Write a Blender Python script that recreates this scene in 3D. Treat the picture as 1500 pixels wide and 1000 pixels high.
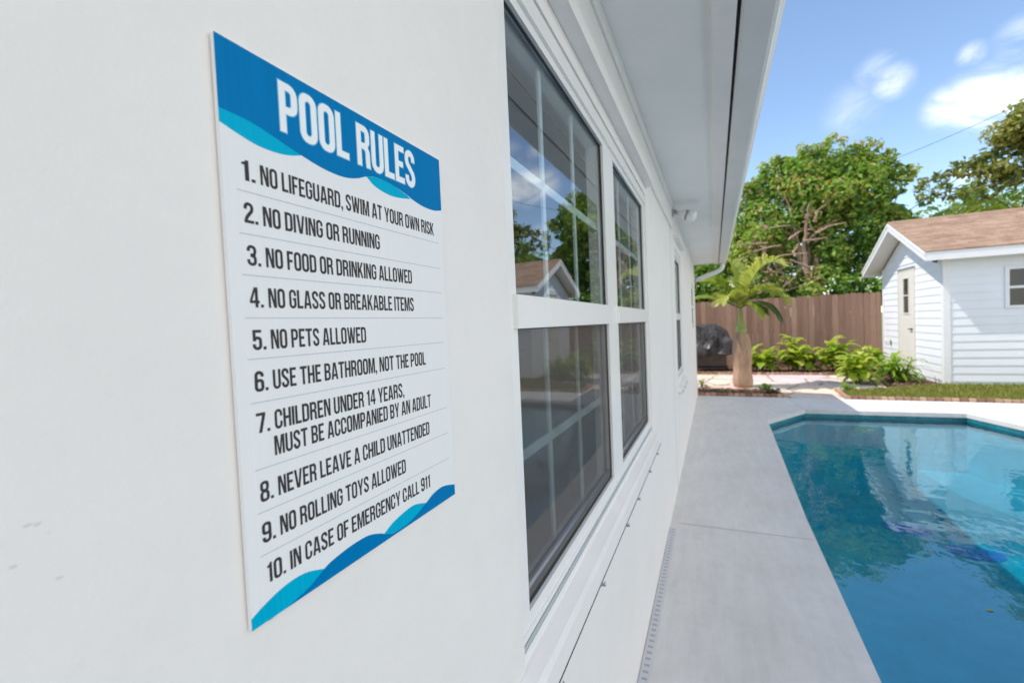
import bpy, bmesh, math, random
import numpy as np
from mathutils import Vector, Matrix, geometry

random.seed(7); RNG = np.random.default_rng(7)
D = bpy.data
for o in list(D.objects): D.objects.remove(o)
SC = bpy.context.scene
COL = SC.collection

# ------------------------------------------------------------------ camera
AX = np.array([0.90730766, -0.02553948, -0.41969101])
AY = np.array([0.41820453, -0.04860215, 0.90705171])
AZ = np.array([-0.04356351, -0.99849165, -0.03341638])
right = Vector((AX[0], AY[0], AZ[0])); down = Vector((AX[1], AY[1], AZ[1])); fwd = Vector((AX[2], AY[2], AZ[2]))
CAM = Vector((1 / 3, 0, 1.515))
cd = D.cameras.new("camera"); cam = D.objects.new("camera", cd); COL.objects.link(cam)
M = Matrix((( right.x, -down.x, -fwd.x, CAM.x), (right.y, -down.y, -fwd.y, CAM.y), (right.z, -down.z, -fwd.z, CAM.z), (0, 0, 0, 1)))
cam.matrix_world = M
cd.sensor_width = 36; cd.lens = 642 / 1500 * 36; cd.clip_start = .02; cd.clip_end = 900
cd.dof.use_dof = True; cd.dof.focus_distance = .62; cd.dof.aperture_fstop = 5.6
SC.camera = cam

# ------------------------------------------------------------------ light
L = Vector((.63, .19, -1)).normalized()          # the way the sunlight travels
sun_d = D.lights.new("sun", 'SUN'); sun = D.objects.new("sun", sun_d); COL.objects.link(sun)
sun.rotation_euler = L.to_track_quat('-Z', 'Y').to_euler(); sun.location = (0, 0, 30)
sun_d.energy = 3.0; sun_d.angle = math.radians(.5); sun_d.color = (1, .955, .89)
ELEV = math.asin(-L.z); AZI = math.atan2(-L.x, -L.y)
SKY_STRENGTH = .15
SC.view_settings.view_transform = 'Standard'; SC.view_settings.look = 'None'
SC.view_settings.exposure = .72; SC.view_settings.gamma = 1
try: SC.view_settings.use_curve_mapping = False
except Exception: pass
SC.cycles.max_bounces = 10; SC.cycles.transparent_max_bounces = 24; SC.cycles.diffuse_bounces = 5
SC.cycles.caustics_reflective = False; SC.cycles.caustics_refractive = False
SC.cycles.sample_clamp_indirect = 8

W = D.worlds.new("World"); SC.world = W; W.use_nodes = True
def world():
    nt = W.node_tree; N = nt.nodes; K = nt.links
    for n in list(N): N.remove(n)
    out = N.new('ShaderNodeOutputWorld'); bg = N.new('ShaderNodeBackground'); K.new(bg.outputs[0], out.inputs[0])
    sky = N.new('ShaderNodeTexSky'); sky.sky_type = 'NISHITA'; sky.sun_disc = False
    sky.sun_elevation = ELEV; sky.sun_rotation = AZI; sky.air_density = 1.0; sky.dust_density = .1; sky.ozone_density = 1.2
    bg.inputs[1].default_value = SKY_STRENGTH
    tc = N.new('ShaderNodeTexCoord')
    no = N.new('ShaderNodeTexNoise'); no.inputs['Scale'].default_value = 13; no.inputs['Detail'].default_value = 8; no.inputs['Roughness'].default_value = .62; no.inputs['Distortion'].default_value = .6
    mp = N.new('ShaderNodeMapping'); mp.inputs['Scale'].default_value = (1, 1, 1.7)
    K.new(tc.outputs['Generated'], mp.inputs[0]); K.new(mp.outputs[0], no.inputs['Vector'])
    nr = N.new('ShaderNodeMapRange'); nr.inputs[1].default_value = .32; nr.inputs[2].default_value = .78
    K.new(no.outputs[0], nr.inputs[0])
    acc = None
    # cloud puffs: direction, angular radius, weight
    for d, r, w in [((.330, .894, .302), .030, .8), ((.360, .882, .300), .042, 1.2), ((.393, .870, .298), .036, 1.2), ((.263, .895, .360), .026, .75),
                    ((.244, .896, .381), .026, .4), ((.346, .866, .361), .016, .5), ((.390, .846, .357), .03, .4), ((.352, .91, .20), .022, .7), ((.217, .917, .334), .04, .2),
                    ((1, -.45, .35), .8, 2.4), ((.95, .15, .3), .42, 2.2), ((.8, -1, .3), .6, 1.8)]:  # big clouds out of view, added to brighten and whiten the shaded wall
        v = Vector(d).normalized()
        dp = N.new('ShaderNodeVectorMath'); dp.operation = 'DISTANCE'; nv = N.new('ShaderNodeVectorMath'); nv.operation = 'NORMALIZE'
        K.new(tc.outputs['Generated'], nv.inputs[0]); K.new(nv.outputs[0], dp.inputs[0]); dp.inputs[1].default_value = v
        mr = N.new('ShaderNodeMapRange'); mr.interpolation_type = 'SMOOTHSTEP'
        mr.inputs[1].default_value = r * 1.35; mr.inputs[2].default_value = r * .2; mr.inputs[3].default_value = 0; mr.inputs[4].default_value = w
        K.new(dp.outputs['Value'], mr.inputs[0])
        if acc is None: acc = mr.outputs[0]
        else:
            a = N.new('ShaderNodeMath'); a.operation = 'MAXIMUM'; K.new(acc, a.inputs[0]); K.new(mr.outputs[0], a.inputs[1]); acc = a.outputs[0]
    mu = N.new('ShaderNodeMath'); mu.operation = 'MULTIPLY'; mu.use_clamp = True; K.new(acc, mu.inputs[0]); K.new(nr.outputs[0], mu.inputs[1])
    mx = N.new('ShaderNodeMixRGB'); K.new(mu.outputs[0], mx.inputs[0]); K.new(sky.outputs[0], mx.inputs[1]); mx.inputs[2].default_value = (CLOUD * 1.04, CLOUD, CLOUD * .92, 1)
    K.new(mx.outputs[0], bg.inputs[0])
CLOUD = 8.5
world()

# ------------------------------------------------------------------ helpers
ORG = {}
def link(o): COL.objects.link(o); return o
def thing(name, label, cat, loc=(0, 0, 0), group=None):
    o = link(D.objects.new(name, None)); o.location = loc; o.empty_display_size = .1
    o['label'] = label; o['category'] = cat
    if group: o['group'] = group
    ORG[o.name] = Vector(loc); return o
def tag(o, label, cat, group=None, kind=None):
    if label: o['label'] = label
    if cat: o['category'] = cat
    if group: o['group'] = group
    if kind: o['kind'] = kind
    return o
def root_of(o):
    while o.parent: o = o.parent
    return o
def mesh_obj(name, verts, faces, mat, parent=None, loc=None, smooth=False, attr=None):
    off = Vector((0, 0, 0))
    if parent is not None: off = root_of(parent).location
    elif loc is not None: off = Vector(loc)
    v = np.asarray(verts, dtype=np.float64).reshape(-1, 3) - np.array(off)
    me = D.meshes.new(name); me.from_pydata(v.tolist(), [], faces if isinstance(faces, list) else faces.tolist())
    if attr is not None:
        a = me.attributes.new('tint', 'FLOAT', 'POINT'); a.data.foreach_set('value', np.asarray(attr, dtype=np.float32))
    me.materials.append(mat); me.validate(); me.update()
    if smooth: me.polygons.foreach_set('use_smooth', [True] * len(me.polygons))
    o = link(D.objects.new(name, me))
    if parent is not None: o.parent = parent
    elif loc is not None: o.location = loc
    return o
class MB:
    def __init__(s): s.v = []; s.f = []; s.a = []
    def add(s, verts, faces, a=.5):
        b = len(s.v); s.v += [tuple(p) for p in verts]; s.f += [tuple(b + i for i in f) for f in faces]; s.a += [a] * len(verts)
    def box(s, x0, y0, z0, x1, y1, z1, a=.5, bev=0):
        if bev:
            bm = bmesh.new(); bmesh.ops.create_cube(bm, size=1)
            for v in bm.verts: v.co = Vector(((x0 + x1) / 2 + v.co.x * (x1 - x0), (y0 + y1) / 2 + v.co.y * (y1 - y0), (z0 + z1) / 2 + v.co.z * (z1 - z0)))
            bmesh.ops.bevel(bm, geom=bm.edges[:], offset=bev, segments=2, affect='EDGES', profile=.6)
            s.bm(bm, a); return
        s.add([(x0, y0, z0), (x1, y0, z0), (x1, y1, z0), (x0, y1, z0), (x0, y0, z1), (x1, y0, z1), (x1, y1, z1), (x0, y1, z1)],
              [(3, 2, 1, 0), (4, 5, 6, 7), (0, 1, 5, 4), (1, 2, 6, 5), (2, 3, 7, 6), (3, 0, 4, 7)], a)
    def bm(s, bm, a=.5, mat=None):
        bm.verts.index_update()
        s.add([(mat @ v.co) if mat else v.co.copy() for v in bm.verts], [[v.index for v in f.verts] for f in bm.faces], a); bm.free()
    def prism(s, poly, axis, t0, t1, a=.5):      # poly in the two other axes, extruded along axis
        n = len(poly)
        def p(q, t): return {'x': (t, q[0], q[1]), 'y': (q[0], t, q[1]), 'z': (q[0], q[1], t)}[axis]
        s.add([p(q, t0) for q in poly] + [p(q, t1) for q in poly], [tuple(range(n - 1, -1, -1)), tuple(range(n, 2 * n))] + [(i, (i + 1) % n, n + (i + 1) % n, n + i) for i in range(n)], a)
    def tube(s, pts, rad, seg=8, a=.5, cap=True):
        pts = [Vector(p) for p in pts]; n = len(pts); rings = []
        if not hasattr(rad, '__len__'): rad = [rad] * n
        up = Vector((0, 0, 1)); prev = None; vs = []
        for i, p in enumerate(pts):
            t = (pts[min(i + 1, n - 1)] - pts[max(i - 1, 0)]).normalized()
            if prev is None:
                u = t.cross(up); u = u if u.length > 1e-3 else t.cross(Vector((1, 0, 0))); u.normalize()
            else: u = (prev - t * prev.dot(t)).normalized()
            prev = u; w = t.cross(u)
            for k in range(seg):
                th = 2 * math.pi * k / seg; vs.append(p + (u * math.cos(th) + w * math.sin(th)) * rad[i])
        fs = [(i * seg + k, i * seg + (k + 1) % seg, (i + 1) * seg + (k + 1) % seg, (i + 1) * seg + k) for i in range(n - 1) for k in range(seg)]
        if cap: fs += [tuple(range(seg - 1, -1, -1)), tuple((n - 1) * seg + k for k in range(seg))]
        s.add(vs, fs, a)
    def lathe(s, prof, seg=24, mat=None, a=.5):   # prof: (r,z)
        vs = []
        for r, z in prof:
            for k in range(seg):
                th = 2 * math.pi * k / seg; p = Vector((r * math.cos(th), r * math.sin(th), z)); vs.append(mat @ p if mat else p)
        n = len(prof)
        fs = [(i * seg + k, i * seg + (k + 1) % seg, (i + 1) * seg + (k + 1) % seg, (i + 1) * seg + k) for i in range(n - 1) for k in range(seg)]
        fs += [tuple(range(seg - 1, -1, -1)), tuple((n - 1) * seg + k for k in range(seg))]
        s.add(vs, fs, a)
    def build(s, name, mat, parent=None, loc=None, smooth=False):
        return mesh_obj(name, s.v, s.f, mat, parent, loc, smooth, s.a)

# ------------------------------------------------------------------ materials
def mat(name): 
    m = D.materials.new(name); m.use_nodes = True; nt = m.node_tree
    return m, nt, nt.nodes['Principled BSDF']
def noise(nt, scale, detail=4, rough=.55, coord='Object', vscale=None):
    tc = nt.nodes.new('ShaderNodeTexCoord'); n = nt.nodes.new('ShaderNodeTexNoise')
    n.inputs['Scale'].default_value = scale; n.inputs['Detail'].default_value = detail; n.inputs['Roughness'].default_value = rough
    src = tc.outputs[coord]
    if vscale:
        mp = nt.nodes.new('ShaderNodeMapping'); mp.inputs['Scale'].default_value = vscale; nt.links.new(src, mp.inputs[0]); src = mp.outputs[0]
    nt.links.new(src, n.inputs['Vector']); return n
def ramp(nt, src, stops):
    r = nt.nodes.new('ShaderNodeValToRGB'); nt.links.new(src, r.inputs[0])
    e = r.color_ramp.elements
    while len(e) < len(stops): e.new(.5)
    for i, (p, c) in enumerate(stops): e[i].position = p; e[i].color = (*c, 1)
    return r.outputs[0]
def bump(nt, b, src, strength=.2, dist=.01):
    n = nt.nodes.new('ShaderNodeBump'); n.inputs['Strength'].default_value = strength; n.inputs['Distance'].default_value = dist
    nt.links.new(src, n.inputs['Height']); nt.links.new(n.outputs[0], b.inputs['Normal']); return n
def mixc(nt, fac, a, b, mode='MIX'):
    m = nt.nodes.new('ShaderNodeMixRGB'); m.blend_type = mode
    for i, x in ((0, fac), (1, a), (2, b)):
        if isinstance(x, (int, float)): m.inputs[i].default_value = x
        elif isinstance(x, tuple): m.inputs[i].default_value = (*x, 1)
        else: nt.links.new(x, m.inputs[i])
    return m.outputs[0]
def simple(name, col, rough=.5, var=.08, scale=8, bmp=0, bscale=60, metal=0, spec=None, vscale=None):
    m, nt, b = mat(name); n = noise(nt, scale, 5, .6, 'Object', vscale)
    c0 = tuple(max(0, c * (1 - var)) for c in col); c1 = tuple(min(1, c * (1 + var)) for c in col)
    nt.links.new(ramp(nt, n.outputs[0], [(.3, c0), (.7, c1)]), b.inputs['Base Color'])
    b.inputs['Roughness'].default_value = rough; b.inputs['Metallic'].default_value = metal
    if spec is not None: b.inputs['Specular IOR Level'].default_value = spec
    if bmp: bump(nt, b, noise(nt, bscale, 4).outputs[0], bmp, .004)
    return m
def tinted(name, c0, c1, rough=.7, bmp=0, bscale=40, c_mid=None, nvar=.12, vscale=None, nscale=6):
    m, nt, b = mat(name); at = nt.nodes.new('ShaderNodeAttribute'); at.attribute_name = 'tint'
    st = [(0, c0), (1, c1)] if c_mid is None else [(0, c0), (.5, c_mid), (1, c1)]
    c = ramp(nt, at.outputs['Fac'], st)
    n = noise(nt, nscale, 6, .65, 'Object', vscale)
    g = ramp(nt, n.outputs[0], [(.3, (1 - nvar,) * 3), (.7, (1, 1, 1))])
    nt.links.new(mixc(nt, 1.0, c, g, 'MULTIPLY'), b.inputs['Base Color']); b.inputs['Roughness'].default_value = rough
    if bmp: bump(nt, b, noise(nt, bscale, 4, .6, 'Object', vscale).outputs[0], bmp, .004)
    return m
def leafmat(name, stops, trans=.35, rough=.42, spec=.5):
    m, nt, b = mat(name); at = nt.nodes.new('ShaderNodeAttribute'); at.attribute_name = 'tint'
    c = ramp(nt, at.outputs['Fac'], stops); nt.links.new(c, b.inputs['Base Color']); b.inputs['Roughness'].default_value = rough
    b.inputs['Specular IOR Level'].default_value = spec
    t = nt.nodes.new('ShaderNodeBsdfTranslucent'); nt.links.new(mixc(nt, 1.0, c, (1.0, 1.0, .55), 'MULTIPLY'), t.inputs[0])
    mx = nt.nodes.new('ShaderNodeMixShader'); mx.inputs[0].default_value = trans
    nt.links.new(b.outputs[0], mx.inputs[1]); nt.links.new(t.outputs[0], mx.inputs[2]); nt.links.new(mx.outputs[0], nt.nodes['Material Output'].inputs[0])
    return m

def wall_mat():
    m, nt, b = mat('painted_stucco')
    big = noise(nt, 2.5, 5, .6); st = noise(nt, 13, 6, .7)
    c = ramp(nt, big.outputs[0], [(.3, (.785, .762, .745)), (.7, (.825, .802, .785))])
    c2 = ramp(nt, st.outputs[0], [(.35, (.975, .975, .975)), (.65, (1, 1, 1))])
    c = mixc(nt, 1., c, c2, 'MULTIPLY')
    # a few small dirty nicks low on the near wall
    tc = nt.nodes.new('ShaderNodeTexCoord'); wob = noise(nt, 160, 3, .6)
    for (y_, z_, r_, k_) in ((.1065, 1.414, .0007, .6), (.110, 1.387, .0007, .35), (.0925, 1.402, .0005, .35), (.0985, 1.421, .0007, .4), (.102, 1.42, .0006, .3), (.53, 1.285, .0016, .15)):
        mp = nt.nodes.new('ShaderNodeMapping'); mp.vector_type = 'POINT'; mp.inputs['Location'].default_value = (0, -(y_ - 2.7) * .45, -z_); mp.inputs['Scale'].default_value = (0, .45, 1)
        nt.links.new(tc.outputs['Object'], mp.inputs[0]); ln = nt.nodes.new('ShaderNodeVectorMath'); ln.operation = 'LENGTH'; nt.links.new(mp.outputs[0], ln.inputs[0])
        ad = nt.nodes.new('ShaderNodeMath'); ad.operation = 'MULTIPLY_ADD'; nt.links.new(wob.outputs[0], ad.inputs[0]); ad.inputs[1].default_value = .004; nt.links.new(ln.outputs['Value'], ad.inputs[2])
        mr = nt.nodes.new('ShaderNodeMapRange'); nt.links.new(ad.outputs[0], mr.inputs[0]); mr.inputs[1].default_value = r_ * .4 + .002; mr.inputs[2].default_value = r_ + .0022; mr.inputs[3].default_value = k_; mr.inputs[4].default_value = 0
        c = mixc(nt, mr.outputs[0], c, (.30, .27, .22))
    # little scuffs, with a shape of their own
    sc = noise(nt, 42, 3, .5, 'Object', (1, 1.6, .8)); rare = noise(nt, 5, 2, .5)
    f1 = ramp(nt, sc.outputs[0], [(.71, (0, 0, 0)), (.76, (1, 1, 1))]); f2 = ramp(nt, rare.outputs[0], [(.58, (0, 0, 0)), (.68, (1, 1, 1))])
    f = mixc(nt, 1., f1, f2, 'MULTIPLY'); f = mixc(nt, 1., f, (.45, .45, .45), 'MULTIPLY')
    nt.links.new(mixc(nt, f, c, (.45, .44, .40)), b.inputs['Base Color'])
    b.inputs['Roughness'].default_value = .55; b.inputs['Specular IOR Level'].default_value = .35
    fine = noise(nt, 260, 5, .65); mid = noise(nt, 34, 5, .6)
    a = nt.nodes.new('ShaderNodeMath'); a.operation = 'MULTIPLY_ADD'; nt.links.new(mid.outputs[0], a.inputs[0]); a.inputs[1].default_value = 2.2; nt.links.new(fine.outputs[0], a.inputs[2])
    bump(nt, b, a.outputs[0], .19, .003)
    return m
M_WALL = wall_mat()
M_TRIM = simple('white_trim_paint', (.82, .80, .785), .38, .03, 6)
M_SOFFIT = simple('soffit_paint', (.87, .86, .84), .6, .03, 3, .06, 60)
M_ALU = simple('white_window_aluminium', (.81, .805, .80), .3, .02, 10)
M_GASKET = simple('dark_gasket', (.03, .04, .045), .5)
M_GRILLE = simple('pale_grille_bar', (.66, .76, .79), .4, .03)
M_SILVER = simple('mill_aluminium', (.45, .5, .6), .3, .06, 20, metal=.7)
M_TRACK = simple('grey_track', (.42, .46, .48), .4, .05, 20)
M_BLACK = simple('black_gap', (.012, .012, .012), .8)
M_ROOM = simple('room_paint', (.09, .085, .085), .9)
M_STEEL = simple('galvanised_steel', (.35, .35, .35), .45, .2, 60, metal=.6)

def deck_mat():
    m, nt, b = mat('painted_deck_concrete')
    n1 = noise(nt, 1.6, 7, .62); n2 = noise(nt, 14, 6, .7); n3 = noise(nt, 5, 5, .7, 'Object', (3, .5, 1))
    c = ramp(nt, n1.outputs[0], [(.28, (.65, .625, .595)), (.72, (.75, .735, .71))])
    c = mixc(nt, 1., c, ramp(nt, n2.outputs[0], [(.3, (.93, .93, .93)), (.66, (1, 1, 1))]), 'MULTIPLY')
    c = mixc(nt, 1., c, ramp(nt, n3.outputs[0], [(.3, (.90, .90, .90)), (.6, (1, 1, 1))]), 'MULTIPLY')
    nt.links.new(c, b.inputs['Base Color']); b.inputs['Roughness'].default_value = .62; b.inputs['Specular IOR Level'].default_value = .3
    bump(nt, b, noise(nt, 120, 6, .7).outputs[0], .25, .003); return m
M_DECK = deck_mat()

def shingle_mat(name, cols):
    m, nt, b = mat(name); tc = nt.nodes.new('ShaderNodeTexCoord'); br = nt.nodes.new('ShaderNodeTexBrick')
    mp = nt.nodes.new('ShaderNodeMapping'); nt.links.new(tc.outputs['UV'], mp.inputs[0]); nt.links.new(mp.outputs[0], br.inputs[0])
    br.inputs['Scale'].default_value = 1; br.inputs['Brick Width'].default_value = .30; br.inputs['Row Height'].default_value = .125; br.inputs['Mortar Size'].default_value = .005
    br.inputs['Color1'].default_value = (*cols[0], 1); br.inputs['Color2'].default_value = (*cols[1], 1); br.inputs['Mortar'].default_value = (*cols[2], 1); br.inputs['Bias'].default_value = -.1
    n = noise(nt, 3.2, 5, .7); g = noise(nt, 150, 3)
    c = mixc(nt, .5, br.outputs[0], ramp(nt, n.outputs[0], [(.35, cols[0]), (.65, cols[1])]))
    c = mixc(nt, 1., c, ramp(nt, g.outputs[0], [(.3, (.75, .75, .75)), (.7, (1.1, 1.1, 1.1))]), 'MULTIPLY')
    nt.links.new(c, b.inputs['Base Color']); b.inputs['Roughness'].default_value = .9
    bump(nt, b, br.outputs['Fac'], -.5, .01); return m
M_SHINGLE = shingle_mat('brown_shingles', [(.24, .14, .09), (.46, .31, .21), (.10, .065, .05)])
M_HSHINGLE = shingle_mat('grey_shingles', [(.25, .23, .21), (.33, .31, .29), (.1, .1, .1)])

def glass_mat(name, ior, dark):
    m, nt, b = mat(name); nt.nodes.remove(b)
    t = nt.nodes.new('ShaderNodeBsdfTransparent'); t.inputs[0].default_value = (*dark, 1)
    g = nt.nodes.new('ShaderNodeBsdfGlossy'); g.inputs['Roughness'].default_value = 0.0; g.inputs[0].default_value = (.93, .97, 1, 1)
    fr = nt.nodes.new('ShaderNodeFresnel'); fr.inputs[0].default_value = ior
    n = noise(nt, 1.7, 2, .4); bp = nt.nodes.new('ShaderNodeBump'); bp.inputs['Strength'].default_value = .018; bp.inputs['Distance'].default_value = .02
    nt.links.new(n.outputs[0], bp.inputs['Height']); nt.links.new(bp.outputs[0], g.inputs['Normal'])
    ge = nt.nodes.new('ShaderNodeNewGeometry')
    # light leaving the room side meets an ordinary low-iron pane: no total reflection there
    sel = nt.nodes.new('ShaderNodeMix'); sel.data_type = 'FLOAT'; nt.links.new(ge.outputs['Backfacing'], sel.inputs[0]); nt.links.new(fr.outputs[0], sel.inputs[2]); sel.inputs[3].default_value = .12
    mx = nt.nodes.new('ShaderNodeMixShader'); nt.links.new(sel.outputs[0], mx.inputs[0]); nt.links.new(t.outputs[0], mx.inputs[1]); nt.links.new(g.outputs[0], mx.inputs[2])
    nt.links.new(mx.outputs[0], nt.nodes['Material Output'].inputs[0]); return m
M_GLASS = glass_mat('window_glass', 3.7, (.78, .83, .84))
def screen_mat():
    m, nt, b = mat('insect_screen'); b.inputs['Base Color'].default_value = (.12, .10, .088, 1); b.inputs['Roughness'].default_value = .6
    t = nt.nodes.new('ShaderNodeBsdfTransparent'); mx = nt.nodes.new('ShaderNodeMixShader')
    tc = nt.nodes.new('ShaderNodeTexCoord'); sp = nt.nodes.new('ShaderNodeSeparateXYZ'); nt.links.new(tc.outputs['Object'], sp.inputs[0])
    def saw(o):
        a = nt.nodes.new('ShaderNodeMath'); a.operation = 'MULTIPLY'; nt.links.new(o, a.inputs[0]); a.inputs[1].default_value = 2 * math.pi / .0023
        s_ = nt.nodes.new('ShaderNodeMath'); s_.operation = 'SINE'; nt.links.new(a.outputs[0], s_.inputs[0])
        g = nt.nodes.new('ShaderNodeMapRange'); nt.links.new(s_.outputs[0], g.inputs[0]); g.inputs[1].default_value = -.2; g.inputs[2].default_value = .5; return g.outputs[0]
    mxm = nt.nodes.new('ShaderNodeMath'); mxm.operation = 'MULTIPLY'; nt.links.new(saw(sp.outputs['Y']), mxm.inputs[0]); nt.links.new(saw(sp.outputs['Z']), mxm.inputs[1])
    g = nt.nodes.new('ShaderNodeMapRange'); nt.links.new(mxm.outputs[0], g.inputs[0]); g.inputs[3].default_value = .50; g.inputs[4].default_value = .78
    nt.links.new(g.outputs[0], mx.inputs[0]); nt.links.new(b.outputs[0], mx.inputs[1]); nt.links.new(t.outputs[0], mx.inputs[2])
    nt.links.new(mx.outputs[0], nt.nodes['Material Output'].inputs[0]); return m
M_SCREEN = screen_mat()

def water_mat():
    m, nt, b = mat('pool_water'); nt.nodes.remove(b)
    t = nt.nodes.new('ShaderNodeBsdfTransparent'); t.inputs[0].default_value = (.045, .45, .555, 1)
    g = nt.nodes.new('ShaderNodeBsdfGlossy'); g.inputs['Roughness'].default_value = 0.0; g.inputs[0].default_value = (.74, .95, 1, 1)
    n1 = noise(nt, 2.6, 3, .5, 'Object', (1, 1.0, 1)); n2 = noise(nt, 9, 2, .5, 'Object', (1.4, .8, 1))
    a = nt.nodes.new('ShaderNodeMath'); a.operation = 'MULTIPLY_ADD'; nt.links.new(n2.outputs[0], a.inputs[0]); a.inputs[1].default_value = .22; nt.links.new(n1.outputs[0], a.inputs[2])
    bp = nt.nodes.new('ShaderNodeBump'); bp.inputs['Strength'].default_value = .052; bp.inputs['Distance'].default_value = .1
    nt.links.new(a.outputs[0], bp.inputs['Height']); nt.links.new(bp.outputs[0], g.inputs['Normal'])
    fr = nt.nodes.new('ShaderNodeFresnel'); fr.inputs[0].default_value = 2.3; nt.links.new(bp.outputs[0], fr.inputs['Normal'])
    ge = nt.nodes.new('ShaderNodeNewGeometry'); inv = nt.nodes.new('ShaderNodeMath'); inv.operation = 'SUBTRACT'; inv.inputs[0].default_value = 1; nt.links.new(ge.outputs['Backfacing'], inv.inputs[1])
    ff = nt.nodes.new('ShaderNodeMath'); ff.operation = 'MULTIPLY'; nt.links.new(fr.outputs[0], ff.inputs[0]); nt.links.new(inv.outputs[0], ff.inputs[1])
    mx = nt.nodes.new('ShaderNodeMixShader'); nt.links.new(ff.outputs[0], mx.inputs[0]); nt.links.new(t.outputs[0], mx.inputs[1]); nt.links.new(g.outputs[0], mx.inputs[2])
    nt.links.new(mx.outputs[0], nt.nodes['Material Output'].inputs[0]); return m
M_WATER = water_mat()
def tile_mat():
    m, nt, b = mat('teal_pool_tiles'); tc = nt.nodes.new('ShaderNodeTexCoord'); br = nt.nodes.new('ShaderNodeTexBrick'); nt.links.new(tc.outputs['UV'], br.inputs[0])
    br.inputs['Scale'].default_value = 1; br.inputs['Brick Width'].default_value = .05; br.inputs['Row Height'].default_value = .05; br.inputs['Mortar Size'].default_value = .003; br.offset = 0
    br.inputs['Color1'].default_value = (.005, .14, .17, 1); br.inputs['Color2'].default_value = (.012, .24, .27, 1); br.inputs['Mortar'].default_value = (.06, .17, .19, 1)
    nt.links.new(br.outputs[0], b.inputs['Base Color']); b.inputs['Roughness'].default_value = .2; return m
M_TILE = tile_mat()
M_PLASTER = simple('pool_plaster', (.66, .85, .86), .7, .1, 5)

# ------------------------------------------------------------------ house
WY0, WY1 = -4.0, 9.38
WT = .16
house = thing('house', 'white stucco house with overhanging eaves along the pool deck', 'house', (-4, 2.7, 0))
def rect_holes(y0, y1, z0, z1, holes):
    ys = sorted({y0, y1, *[h[0] for h in holes], *[h[1] for h in holes]}); zs = sorted({z0, z1, *[h[2] for h in holes], *[h[3] for h in holes]})
    out = []
    for a, b in zip(ys, ys[1:]):
        for c, d in zip(zs, zs[1:]):
            cy, cz = (a + b) / 2, (c + d) / 2
            if not any(h[0] < cy < h[1] and h[2] < cz < h[3] for h in holes): out.append((a, b, c, d))
    return out
OPEN1 = (.717, 2.58, .83, 2.22); OPEN2 = (4.56, 5.42, .86, 2.21); OPEN3 = (7.95, 8.75, 1.36, 2.12)
def house_walls():
    holes = [OPEN1, OPEN2, OPEN3]; b = MB()
    ys = sorted({WY0, WY1, *[h[i] for h in holes for i in (0, 1)]}); zs = sorted({-.02, 2.575, *[h[i] for h in holes for i in (2, 3)]})
    idx = {}
    def V(x, y, z):
        k = (x, y, z)
        if k not in idx: idx[k] = len(b.v); b.v.append(k); b.a.append(.5)
        return idx[k]
    for x, fl in ((0., 0), (-WT, 1)):
        for a, c in zip(ys, ys[1:]):
            for d, e in zip(zs, zs[1:]):
                if any(h[0] < (a + c) / 2 < h[1] and h[2] < (d + e) / 2 < h[3] for h in holes): continue
                q = (V(x, a, d), V(x, c, d), V(x, c, e), V(x, a, e)); b.f.append(q[::-1] if fl else q)
    for h in holes:
        y0, y1, z0, z1 = h
        for (p, q) in (((y0, z0), (y1, z0)), ((y1, z0), (y1, z1)), ((y1, z1), (y0, z1)), ((y0, z1), (y0, z0))):
            b.add([(0, *p), (0, *q), (-WT, *q), (-WT, *p)], [(0, 1, 2, 3)])
    # end wall, back wall, near wall
    b.add([(0, WY1, -.02), (-8, WY1, -.02), (-8, WY1, 2.575), (-4, WY1, 4.0), (0, WY1, 2.575)], [(0, 1, 2, 3, 4)])
    b.add([(-.16, WY1 - .16, -.02), (-7.84, WY1 - .16, -.02), (-7.84, WY1 - .16, 2.575), (-.16, WY1 - .16, 2.575)], [(3, 2, 1, 0)])
    b.add([(0, WY0, -.02), (-8, WY0, -.02), (-8, WY0, 2.575), (-4, WY0, 4.0), (0, WY0, 2.575)], [(4, 3, 2, 1, 0)])
    b.add([(-8, WY0, -.02), (-8, WY1, -.02), (-8, WY1, 2.575), (-8, WY0, 2.575)], [(3, 2, 1, 0)])
    o = b.build('wall', M_WALL, house)
    bm = bmesh.new(); bm.from_mesh(o.data); bmesh.ops.remove_doubles(bm, verts=bm.verts, dist=1e-5); bm.to_mesh(o.data); bm.free()
    # soften the near window opening
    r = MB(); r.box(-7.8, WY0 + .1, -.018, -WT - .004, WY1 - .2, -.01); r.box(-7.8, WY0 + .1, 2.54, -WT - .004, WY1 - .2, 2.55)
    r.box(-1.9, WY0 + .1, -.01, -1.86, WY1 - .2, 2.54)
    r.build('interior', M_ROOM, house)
house_walls()
# fine vertical joint where the near part of the wall meets the far part
j = MB(); j.box(-.004, 4.110, .02, .0015, 4.116, 2.56); j.build('wall_joint', simple('wall_joint_grey', (.45, .46, .47), .7), house)

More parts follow.
